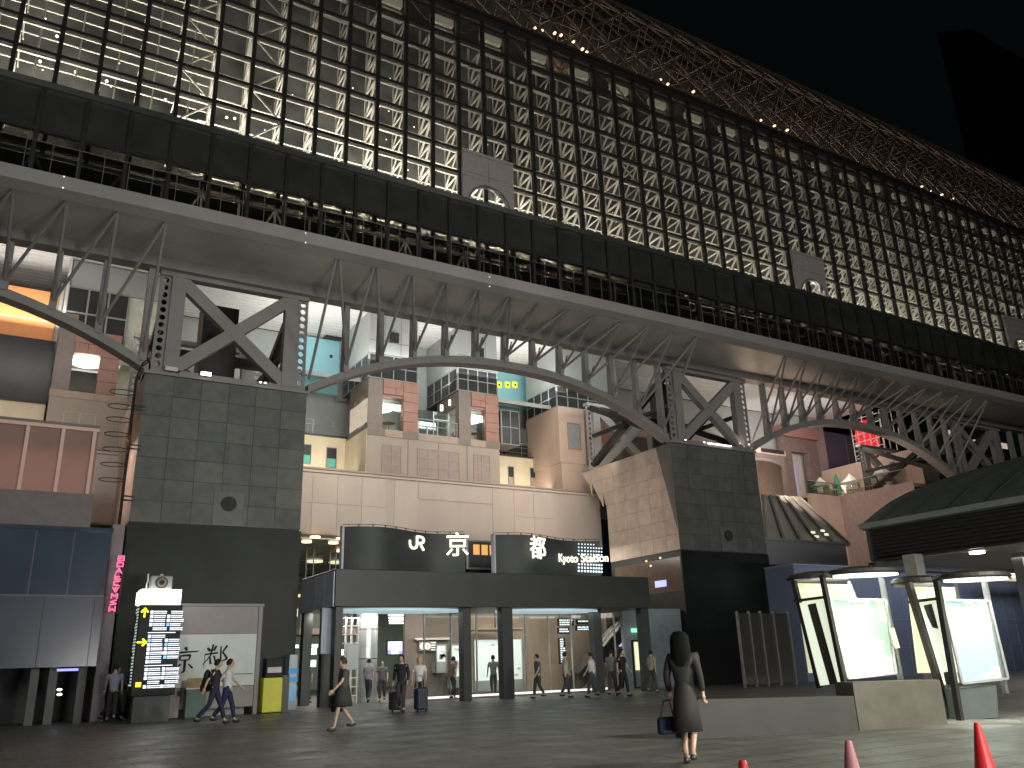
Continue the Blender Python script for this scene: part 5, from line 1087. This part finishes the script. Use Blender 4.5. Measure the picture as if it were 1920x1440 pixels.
sa = stand('left illuminated map stand with pale green city map and oval hoods', 19.6, 1590, 1290, [(1555, 1123), (1659, 1125), (1679, 1262), (1590, 1272)], 'mapA', 1, 0)
sb2 = stand('right illuminated map stand with blue edged regional map and oval hoods', 18.4, 1790, 1300, [(1768, 1125), (1853, 1127), (1888, 1272), (1803, 1281)], 'mapB', 1, 0)
def finish(S_, posts, left, back, hood1, hood2, gapq, base, barq):
    t_, A, nrm, q, slab = S_
    for (x1, y1, x2, y2, d, w, mm) in posts: MB().bar(A(x1, y1, d), A(x2, y2, d), w, w).build('post', mm, t_)
    L = [A(left[0][0], left[0][1], .9), A(left[1][0], left[1][1], .06), A(left[2][0], left[2][1], .06), A(left[3][0], left[3][1], .9)]
    side = slab(L, .05, 'side_panel', 'mapC')
    g = [bilin(L, s, t) for s, t in ((.36, .03), (.66, .02), (.72, 1), (.42, 1))]; slab(g, .03, 'dark_strip', mat('dark_strip', (.06, .06, .04), .4), side, .04)
    BQ = [A(x, y, 1.1) for x, y in back]; slab(BQ, .05, 'back_panel', 'beigeb')
    MB().bar(A(*barq[0], .9), A(*barq[1], 0), .06).build('cross_bar', 'mull', t_)
    for (cx, cy, d, rx, up_) in (hood1, hood2):
        c = A(cx, cy, d); h = MB(); n = 28; prof = [(.02, .10), (.6, .13), (.95, .07), (1.0, .0), (.95, -.04)]
        u = R0; v = Vector((sy_, cy_, 0)); vs = []; fs = []
        for j, (r_, z) in enumerate(prof):
            for i in range(n): an = 2*math.pi*i/n; vs.append(c+u*(rx*r_*math.cos(an))+v*(.5*r_*math.sin(an))+Vector((0, 0, z)))
        for j in range(len(prof)-1):
            for i in range(n): fs.append((j*n+i, j*n+(i+1) % n, (j+1)*n+(i+1) % n, (j+1)*n+i))
        h.add(vs, fs); ho = h.build('lamp_hood', 'mull', t_)
        l = MB(); l.prism([c+u*(rx*.88*math.cos(2*math.pi*i/n))+v*(.42*math.sin(2*math.pi*i/n))+Vector((0, 0, -.075)) for i in range(n)], (0, 0, .045)); l.build('lamp', lit('hood_lamp', (1, 1, .95), 1.6) if up_ else 'pale', ho)
        if up_:
            lo_ = area('map_hood_light', c+Vector((0, 0, -.1)), c+Vector((0, 0, -3)), rx*1.6, .7, 75, (1, 1, .88), 95)
            MB().path([A(cx-80, cy+3, d), A(cx-66, cy-3, d), A(cx-40, cy-1, d)], .035, 6).build('arm', 'mull', t_)
    if base: slab([A(x, y, .1) for x, y in base], .4, 'base_box', mat('base_teal', (.06, .075, .07), .5))
finish(sa, [(1541, 1078, 1596, 1345, -.1, .1, 'mull'), (1487, 1084, 1537, 1290, .9, .1, 'mull'), (1651, 1078, 1692, 1290, .02, .09, 'metal'), (1590, 1090, 1604, 1124, 1.2, .07, 'metal')],
       [(1495, 1131), (1545, 1126), (1584, 1280), (1535, 1286)], [(1491, 1093), (1597, 1096), (1622, 1260), (1517, 1262)], (1622, 1074, -.3, .82, True), (1535, 1083, 1.0, .78, False), None, None, ((1490, 1127), (1543, 1120)))
finish(sb2, [(1755, 1083, 1801, 1352, -.1, .11, 'mull'), (1703, 1092, 1782, 1352, .5, .13, mat('umber_post', (.06, .05, .04), .5)), (1845, 1088, 1886, 1300, .02, .09, 'metal'), (1790, 1090, 1797, 1122, 1.2, .06, 'metal')],
       [(1712, 1133), (1762, 1127), (1799, 1280), (1756, 1286)], [(1702, 1100), (1790, 1101), (1812, 1260), (1722, 1262)], (1828, 1082, -.3, .74, True), (1718, 1092, .9, .55, False), None, [(1783, 1292), (1868, 1284), (1872, 1345), (1796, 1352)], ((1705, 1129), (1760, 1122)))
# warm small sign to the right of stand A
a, b_ = at(1672, 1178, D=19.3), at(1683, 1215, D=19.3); tag(MB().bar(a, b_, .07).build('amber_strip', lit('amber_strip', (1, .75, .4), .9)), 'short amber lit strip beside the left map stand', 'light strip')
# low dark planter wall
pw_ = thing('planter_wall', 'low dark brown stone planter wall in front of the map stands', 'planter wall', (14.5, 11.5, 0))
xa, xb_ = at(1612, 1369, Z=0), at(1777, 1357, Z=0); zt_ = at(1690, 1275, D=(xa.x+xb_.x)/2*sy_+(xa.y+xb_.y)/2*cy_).z
d_ = (xb_-xa).normalized(); nn = Vector((-d_.y, d_.x, 0))
MB().prism([xa, xb_, xb_+Vector((0, 0, zt_-.03)), xa+Vector((0, 0, zt_))], nn*.5).build('high_block', mat('brown_stone', (.075, .066, .05), .6, var=.2), pw_)
xc = at(1300, 1386, Z=0); MB().prism([xc, xa-d_*.02, xa-d_*.02+Vector((0, 0, .60)), xc+Vector((0, 0, .66))], nn*.6).build('low_block', mat('dark_stone', (.024, .023, .018), .6, var=.2), pw_)
B(0, 1, 0, 1, 0, .01) if False else None
# ================================================================ traffic cones
def cone(lab, px, py, h=.7, mm='conr'):
    a = at(px, py, Z=h); t_ = thing('traffic_cone', lab, 'cone', (a.x, a.y, 0), 'red cones in the foreground' if mm == 'conr' else None)
    MB().lathe([(.135, .03), (.03, h-.02), (.022, h)], (a.x, a.y, 0), 24).build('body', mm, t_, smooth=False); MB().box(a.x-.19, a.x+.19, a.y-.19, a.y+.19, 0, .03).build('base', mm, t_, bevel=.01); return t_
cone('tall red traffic cone at lower right in front of the map stands', 1831, 1355); cone('red cone whose tip shows at the bottom edge near the middle', 1392, 1425)
cone('faded pink cone with pale top at the bottom edge left of the tall cone', 1590, 1388, .7, mat('faded_pink', (.42, .17, .18), .5))
# ================================================================ people
def skin_mesh(chains, sub=1):
    """chains of (point, radius) -> one skinned mesh (points shared by position)"""
    bm = bmesh.new(); sk_ = bm.verts.layers.skin.verify(); idx = {}; roots = []
    def V(p, r):
        key = (round(p[0], 4), round(p[1], 4), round(p[2], 4))
        if key not in idx: v = bm.verts.new(p); v[sk_].radius = (r, r) if not isinstance(r, tuple) else r; idx[key] = v; return v, True
        return idx[key], False
    for c in chains:
        prev = None
        for k, (p, r) in enumerate(c):
            v, new = V(p, r)
            if k == 0 and new: v[sk_].use_root = True
            if prev and prev != v and not bm.edges.get((prev, v)): bm.edges.new((prev, v))
            prev = v
    me = bpy.data.meshes.new('s'); bm.to_mesh(me); bm.free(); o = bpy.data.objects.new('s', me); COL.objects.link(o)
    m1 = o.modifiers.new('skin', 'SKIN'); m1.use_smooth_shade = True
    m2 = o.modifiers.new('sub', 'SUBSURF'); m2.levels = sub; m2.render_levels = sub
    bpy.context.view_layer.update(); out = bpy.data.meshes.new_from_object(o.evaluated_get(bpy.context.evaluated_depsgraph_get()))
    bpy.data.objects.remove(o); bpy.data.meshes.remove(me); return out
def headmesh(c, s, yaw):
    """ellipsoid head with brow, nose, chin, lips and ears, facing +x turned by yaw"""
    n, m = 20, 16; vs = []; fs = []
    for j in range(m+1):
        th = math.pi*j/m
        for i in range(n):
            ph = 2*math.pi*i/n; x = math.sin(th)*math.cos(ph); y = math.sin(th)*math.sin(ph); z = -math.cos(th)
            px_, py_, pz = x*.098, y*.076, z*.115
            if z < -.2: f = 1-.32*(-.2-z)/.8; py_ *= f; px_ = px_*(1-.12*(-.2-z))+.012*(-.2-z)
            if x > .5:
                k = (x-.5)*2; px_ += .020*k*math.exp(-((z+.12)/.16)**2-(y/.16)**2)*1.3
                px_ -= .010*k*math.exp(-((z-.02)/.10)**2-((abs(y)-.36)/.2)**2)
                px_ += .006*k*math.exp(-((z+.46)/.08)**2-(y/.25)**2); px_ += .008*k*math.exp(-((z+.8)/.15)**2-(y/.3)**2)
            vs.append(Vector((px_, py_, pz)))
    for j in range(m):
        for i in range(n): fs.append((j*n+i, j*n+(i+1) % n, (j+1)*n+(i+1) % n, (j+1)*n+i))
    mb = MB(); mb.add(vs, fs)
    for sy in (-1, 1): mb.ball((-.005, sy*.077, -.005), .024, 8, 6, (.7, .35, 1.3))
    rot = Matrix.Rotation(yaw, 3, 'Z'); mb.v = [tuple(Vector(c)+rot@(Vector(v)*s)) for v in mb.v]; return mb
def person(lab, px, py, H, heading, top, legs, skinc, hair, step=.32, long_hair=False, skirt=None, arm=(.25, -.25), sleeves='short', bag=None, lean=0, hold=None, pos=None, bare=False):
    s = H/1.7; g = at(px, py, Z=0) if pos is None else Vector(pos)
    t_ = thing('person', lab, 'person', (0, 0, 0)); A = lambda x, y, z: (x*s+lean*z*s*.06, y*s, z*s)
    hipz = .90
    def leg(sy, st):
        hip = A(0, sy*.085, hipz); knee = A(st*.42+.05, sy*.09, .49); ank = A(st*.95-.03*(st < 0)*3, sy*.095, .09+(.07 if st < 0 else 0)); toe = (ank[0]+.17*s, ank[1], ank[2]-.055*s); return hip, knee, ank, toe
    L = [leg(1, step), leg(-1, -step)]
    def armp(sy, sw, bend=.25):
        sh = A(0, sy*.175, 1.385); el = A(-.02+sw*.6, sy*.235, 1.13); wr = A(.06+sw*1.15, sy*.235, .90+abs(sw)*.12); return sh, el, wr
    AR = [armp(1, arm[0]), armp(-1, arm[1])]
    pel = A(0, 0, .95); wa = A(0, 0, 1.12); che = A(.01, 0, 1.30); nb = A(0, 0, 1.44); nk = A(.005, 0, 1.50); hb = A(.01, 0, 1.56)
    chains = [[(pel, .10*s), (wa, .088*s), (che, .10*s), (nb, .07*s), (nk, .052*s), (hb, .05*s)]]
    for hip, knee, ank, toe in L: chains.append([(pel, .10*s), (hip, .075*s), (knee, .056*s), (ank, .038*s), (toe, .03*s)])
    for sh, el, wr in AR: chains.append([(che, .10*s), (sh, .045*s), (el, .038*s), (wr, .028*s)])
    me = skin_mesh(chains); bm = bmesh.new(); bm.from_mesh(me); bpy.data.meshes.remove(me)
    # hands: palm and five bent fingers, same mesh
    for k, (sh, el, wr) in enumerate(AR):
        d = (Vector(wr)-Vector(el)).normalized(); side = Vector((1, 0, 0)); side = (side-d*side.dot(d)).normalized(); w = Vector(wr); pal = w+d*.085*s; mb = MB()
        mb.bar(w-d*.01, pal, .072*s, .028*s, up=d.cross(side)); nrm = d.cross(side).normalized()*(1 if k == 0 else -1)
        for q, (off, ln) in enumerate(((.028, .07), (.010, .08), (-.009, .075), (-.027, .06))):
            b0 = pal+side*off*s-d*.01*s; b1 = b0+(d*.9-nrm*.25)*ln*.5*s; b2 = b1+(d*.7-nrm*.7).normalized()*ln*.5*s; mb.tube(b0, b1, .0095*s, 6, .0085*s); mb.tube(b1, b2, .0085*s, 6, .006*s)
        th0 = w+d*.025*s+side*.034*s; th1 = th0+(side*.6+d*.8)*.035*s; mb.tube(th0, th1, .011*s, 6, .0095*s); mb.tube(th1, th1+(d-nrm*.3)*.028*s, .0095*s, 6, .007*s)
        m2 = bpy.data.meshes.new('h'); m2.from_pydata(mb.v, [], mb.f); bm.from_mesh(m2); bpy.data.meshes.remove(m2)
    hc_ = A(.035, 0, 1.585+.0); hm = headmesh((hc_[0], 0, 1.59*s), s, 0); m2 = bpy.data.meshes.new('h'); m2.from_pydata(hm.v, [], hm.f); bm.from_mesh(m2); bpy.data.meshes.remove(m2)
    me = bpy.data.meshes.new('body'); bm.to_mesh(me); bm.free(); me.materials.append(mat('skin', skinc, .5, var=.06))
    for p in me.polygons: p.use_smooth = True
    bo = bpy.data.objects.new('body', me); COL.objects.link(bo); bo.parent = t_
    def cloth(nm, ch, m_):
        me = skin_mesh(ch); me.materials.append(m_)
        for p in me.polygons: p.use_smooth = True
        o = bpy.data.objects.new(nm, me); COL.objects.link(o); o.parent = t_; return o
    tm = mat('top_cloth', top, .8, var=.15, scale=6, bump=.2); lm_ = mat('leg_cloth', legs, .8, var=.15, scale=6, bump=.2)
    ch = [[(A(0, 0, .86), .15*s), (A(0, 0, .98), .15*s), (A(0, 0, 1.12), .138*s), (che, .15*s), (A(0, 0, 1.41), .10*s)]]
    for sh, el, wr in AR:
        e2 = el if sleeves == 'long' else tuple(Vector(sh).lerp(Vector(el), .75)); c = [(che, .15*s), (sh, .066*s), (e2, .056*s)]
        if sleeves == 'long': c.append((tuple(Vector(el).lerp(Vector(wr), .92)), .045*s))
        ch.append(c)
    cloth('top', ch, tm)
    if skirt is not None:
        MB().lathe([(.25*s, skirt*s), (.215*s, .75*s), (.18*s, .95*s), (.15*s, 1.06*s)], (0, 0, 0), 18, 1, .8).build('skirt', lm_, t_, smooth=True)
    if not bare:
        ch = [[(A(0, 0, 1.04), .125*s), (pel, .14*s)]]
        for hip, knee, ank, toe in L: ch.append([(pel, .14*s), (hip, .108*s), (knee, .075*s), (tuple(Vector(knee).lerp(Vector(ank), .93)), .06*s)])
        if skirt is None: cloth('trousers', ch, lm_)
    sm = mat('shoe', (.03, .03, .035), .5)
    for hip, knee, ank, toe in L:
        sh_ = MB(); sh_.ball((ank[0]+.06*s, ank[1], ank[2]-.045*s), .05*s, 10, 8, (2.5, .9, .9)); sh_.build('shoe', sm, t_, smooth=True)
    hm = mat('hair', hair, .75, var=.3, scale=20); h = MB(); hx, hz = hc_[0], 1.59*s
    n, m = 20, 12; vs = []; fs = []
    for j in range(m+1):
        th = math.pi*j/m*.62
        for i in range(n):
            ph = 2*math.pi*i/n; k = 1.0 if math.cos(ph) < .35 else max(.50, 1-(math.cos(ph)-.35)*.9); t2 = th*k
            vs.append((hx-.012*s+math.sin(t2)*math.cos(ph)*.108*s, math.sin(t2)*math.sin(ph)*.09*s, hz+.008*s+math.cos(t2)*.128*s))
    for j in range(m):
        for i in range(n): fs.append((j*n+i, (j+1)*n+i, (j+1)*n+(i+1) % n, j*n+(i+1) % n))
    h.add(vs, fs)
    if long_hair: h.lathe([(.045*s, hz-.2*s), (.075*s, hz-.14*s), (.085*s, hz-.04*s), (.08*s, hz+.04*s), (.04*s, hz+.1*s)], (hx-.03*s, 0, 0), 16, .8, 1)
    h.build('hair', hm, t_, smooth=True)
    for sy in (-1, 1): MB().ball((hc_[0]+.080*s, sy*.030*s, hz+.004*s), .011*s, 8, 6).build('eye', 'ink', t_, smooth=True)
    MB().ball((hc_[0]+.094*s, 0, hz-.052*s), .012*s, 8, 6, (.5, 1.6, .4)).build('mouth', mat('lips', (.4, .12, .1), .5), t_, smooth=True)
    t_.location = (g.x, g.y, 0); t_.rotation_euler = (0, 0, heading)
    t_['hand'] = 0; del t_['hand']
    return t_, AR, s
Rh = math.atan2(-sy_, cy_)   # heading towards picture right
SK = (.55, .36, .26)
t_, AR, s = person('person in dark top walking right with a black backpack past the white board', 396, 1358, 1.72, Rh+.1, (.02, .02, .03), (.015, .02, .05), SK, (.012, .01, .01), step=.34, lean=.4)
bp_ = thing('backpack', 'black backpack worn by the person walking past the white board', 'backpack', (0, 0, 0))
MB().ball((-.21, 0, 1.22), .17, 14, 10, (.62, .9, 1.45)).build('pack', mat('black_nylon', (.012, .013, .02), .6), bp_, smooth=True); MB().path([(-.1, .12, 1.45), (.09, .12, 1.42), (.12, .12, 1.25), (-.08, .13, 1.05)], .02).path([(-.1, -.12, 1.45), (.09, -.12, 1.42), (.12, -.12, 1.25), (-.08, -.13, 1.05)], .02).build('straps', 'ink', bp_); MB().ball((-.3, 0, 1.12), .09, 10, 8, (.6, 1, 1.2)).build('pocket', 'ink', bp_, smooth=True)
bp_.location = t_.location; bp_.rotation_euler = t_.rotation_euler
hb_ = thing('shoulder_bag', 'small dark shoulder bag hanging low behind the backpack wearer', 'bag', (0, 0, 0)); MB().box(-.42, -.12, .1, .24, .86, 1.06).build('bag_body', 'ink', hb_, bevel=.03); MB().path([(-.4, .17, 1.05), (-.1, .12, 1.45), (-.14, .17, 1.05)], .012).build('strap', 'ink', hb_); hb_.location = t_.location; hb_.rotation_euler = t_.rotation_euler
person('person in a white t-shirt and navy trousers walking right beside the backpack wearer', 420, 1356, 1.72, Rh+.1, (.62, .6, .62), (.012, .02, .07), SK, (.012, .01, .01), step=.26, lean=.3)
t_, AR, s = person('person in dull grey top with bare legs walking near the left canopy column', 641, 1370, 1.62, Rh-2.6, (.07, .065, .055), (.03, .03, .03), SK, (.04, .03, .02), step=.25, skirt=.55, bare=True)
a = t_.location; tb_ = thing('tote_bag', 'black tote bag held by the person with bare legs near the canopy column', 'bag', (0, 0, 0)); c = Vector((.0, -.33, .62)); MB().box(c.x-.16, c.x+.16, c.y-.06, c.y+.06, c.z-.22, c.z+.16).build('bag_body', 'ink', tb_, bevel=.03); MB().path([(c.x-.1, c.y, c.z+.16), (c.x-.04, c.y+.02, c.z+.3), (c.x+.04, c.y+.02, c.z+.3), (c.x+.1, c.y, c.z+.16)], .012).build('handle', 'ink', tb_); tb_.location = a; tb_.rotation_euler = t_.rotation_euler
def bun(t_): MB().lathe([(.05, 1.22), (.11, 1.27), (.135, 1.38), (.13, 1.5), (.125, 1.6), (.115, 1.68), (.07, 1.735), (.01, 1.745)], (-.03, 0, 0), 18, .85, 1.12).build('long_hair', mat('hair', (.006, .006, .005), .8, spec=.1, var=.5, scale=30), t_, smooth=True).location = (0, 0, 0)
def suitcase(lab, px, py, w, h, col):
    a = at(px, py, Z=0); t_ = thing('suitcase', lab, 'suitcase', (a.x, a.y, 0)); x, y = a.x, a.y
    MB().box(x-w/2, x+w/2, y-.14, y+.14, .06, h).build('shell', mat('suitcase_shell', col, .35), t_, bevel=.04); r_ = MB()
    for k in range(5): xx = x-w/2+.05+k*(w-.1)/4; r_.box(xx-.008, xx+.008, y-.152, y-.141, .12, h-.08)
    r_.build('ribs', 'ink', t_); hd_ = MB(); hd_.path([(x-.09, y+.1, h), (x-.09, y+.1, h+.35), (x+.09, y+.1, h+.35), (x+.09, y+.1, h)], .012); hd_.build('handle', 'metal', t_)
    for sx in (-1, 1): MB().tube((x+sx*(w/2-.06)-.02, y-.1, .035), (x+sx*(w/2-.06)+.02, y-.1, .035), .035, 12).build('wheel', 'rubber', t_)
    return t_
person('person in navy coat standing with a suitcase at the left of the entrance', 752, 1336, 1.72, Rh-math.pi*.55, (.012, .014, .03), (.05, .045, .045), SK, (.01, .01, .01), step=.05, arm=(.05, .0), sleeves='long')
suitcase('dark suitcase with bright handle beside the person in navy', 742, 1335, .42, .62, (.03, .03, .035))
person('blonde person in a white striped top standing behind the navy suitcase', 786, 1331, 1.66, Rh-math.pi*.5, (.72, .7, .7), (.05, .04, .035), SK, (.52, .34, .12), step=.04, arm=(.1, .05), long_hair=True)
suitcase('upright navy suitcase in front of the blonde person', 789, 1334, .4, .72, (.015, .025, .055))
t_, AR, s = person('woman with dark hair in a long dark coat standing nearest the camera', 1296, 1434, 1.72, Rh+math.pi*.35, (.018, .015, .013), (.017, .014, .012), SK, (.012, .012, .01), step=.12, long_hair=True, sleeves='long', skirt=.42, arm=(.0, .0))
bun(t_)
tb_ = thing('handbag', 'navy handbag held low by the woman in the long dark coat', 'bag', (0, 0, 0)); rz_ = Matrix.Rotation(t_.rotation_euler.z, 3, 'Z'); hs = []
for sh_, el_, wr_ in AR: w_ = Vector(wr_); d_ = (w_-Vector(el_)).normalized(); hs.append(rz_@(w_+d_*.10*s)+t_.location)
hp = min(hs, key=lambda q: (q-CAMP).dot(RT)/(q-CAMP).dot(FWD)); p = hp+Vector((0, 0, -.34))-RT*.07; MB().box(p.x-.17, p.x+.15, p.y-.06, p.y+.06, p.z-.1, p.z+.13).build('bag_body', mat('navy_leather', (.01, .014, .03), .4), tb_, bevel=.03)
MB().path([(p.x-.12, p.y, p.z+.12), (p.x-.05, p.y, p.z+.34), (p.x+.06, p.y, p.z+.34), (p.x+.12, p.y, p.z+.12)], .012).build('handle', 'ink', tb_)
for k, (px, py, H, hd_, top, legs, lab) in enumerate(((1112, 1308, 1.66, 2.2, (.6, .62, .64), (.06, .06, .07), 'person in a pale blue white top inside the entrance below the hanging signs'), (1150, 1306, 1.75, .6, (.2, .2, .2), (.06, .06, .06), 'person in a grey top beside the escalator foot'), (1170, 1306, 1.75, -1.2, (.012, .012, .012), (.012, .012, .012), 'person dressed all in black at the right end of the floor light strip'), (1225, 1300, 1.68, .3, (.35, .33, .27), (.08, .07, .06), 'person in a beige top just right of the last canopy column'), (690, 1318, 1.7, .8, (.3, .3, .3), (.05, .05, .07), 'person in a pale grey top beside the silver column'), (716, 1316, 1.62, -2, (.12, .12, .14), (.05, .04, .04), 'person in a slate jacket right of the silver column'), (850, 1312, 1.68, .2, (.25, .12, .1), (.04, .04, .05), 'person in a rust red top between the canopy columns'), (1010, 1310, 1.66, 3.0, (.08, .1, .16), (.05, .05, .05), 'person in a blue top right of the middle canopy column'), (1062, 1309, 1.7, -.4, (.4, .38, .35), (.06, .06, .07), 'person in a cream shirt under the left hanging signs'), (926, 1306, 1.7, 1.2, (.34, .34, .3), (.1, .1, .1), 'person in dark cap and grey green top at the lit counter window'), (572, 1322, 1.66, 1.9, (.1, .09, .08), (.04, .04, .04), 'person in dark brown top left of the canopy'))):
    person(lab, px, py, H, hd_, top, legs, SK, (.015, .012, .01), step=.15*(-1)**k, arm=(.12, -.1))
person('person in a dark jacket walking by the dark left building', 208, 1352, 1.66, Rh, (.035, .035, .035), (.02, .02, .02), SK, (.01, .01, .01), step=.28, sleeves='long')
person('person in a light violet top beside the guide board', 212, 1340, 1.7, Rh+2, (.3, .29, .4), (.03, .03, .03), SK, (.01, .01, .01), step=.1, pos=tuple(at(207, 1345, Y=30.4)))
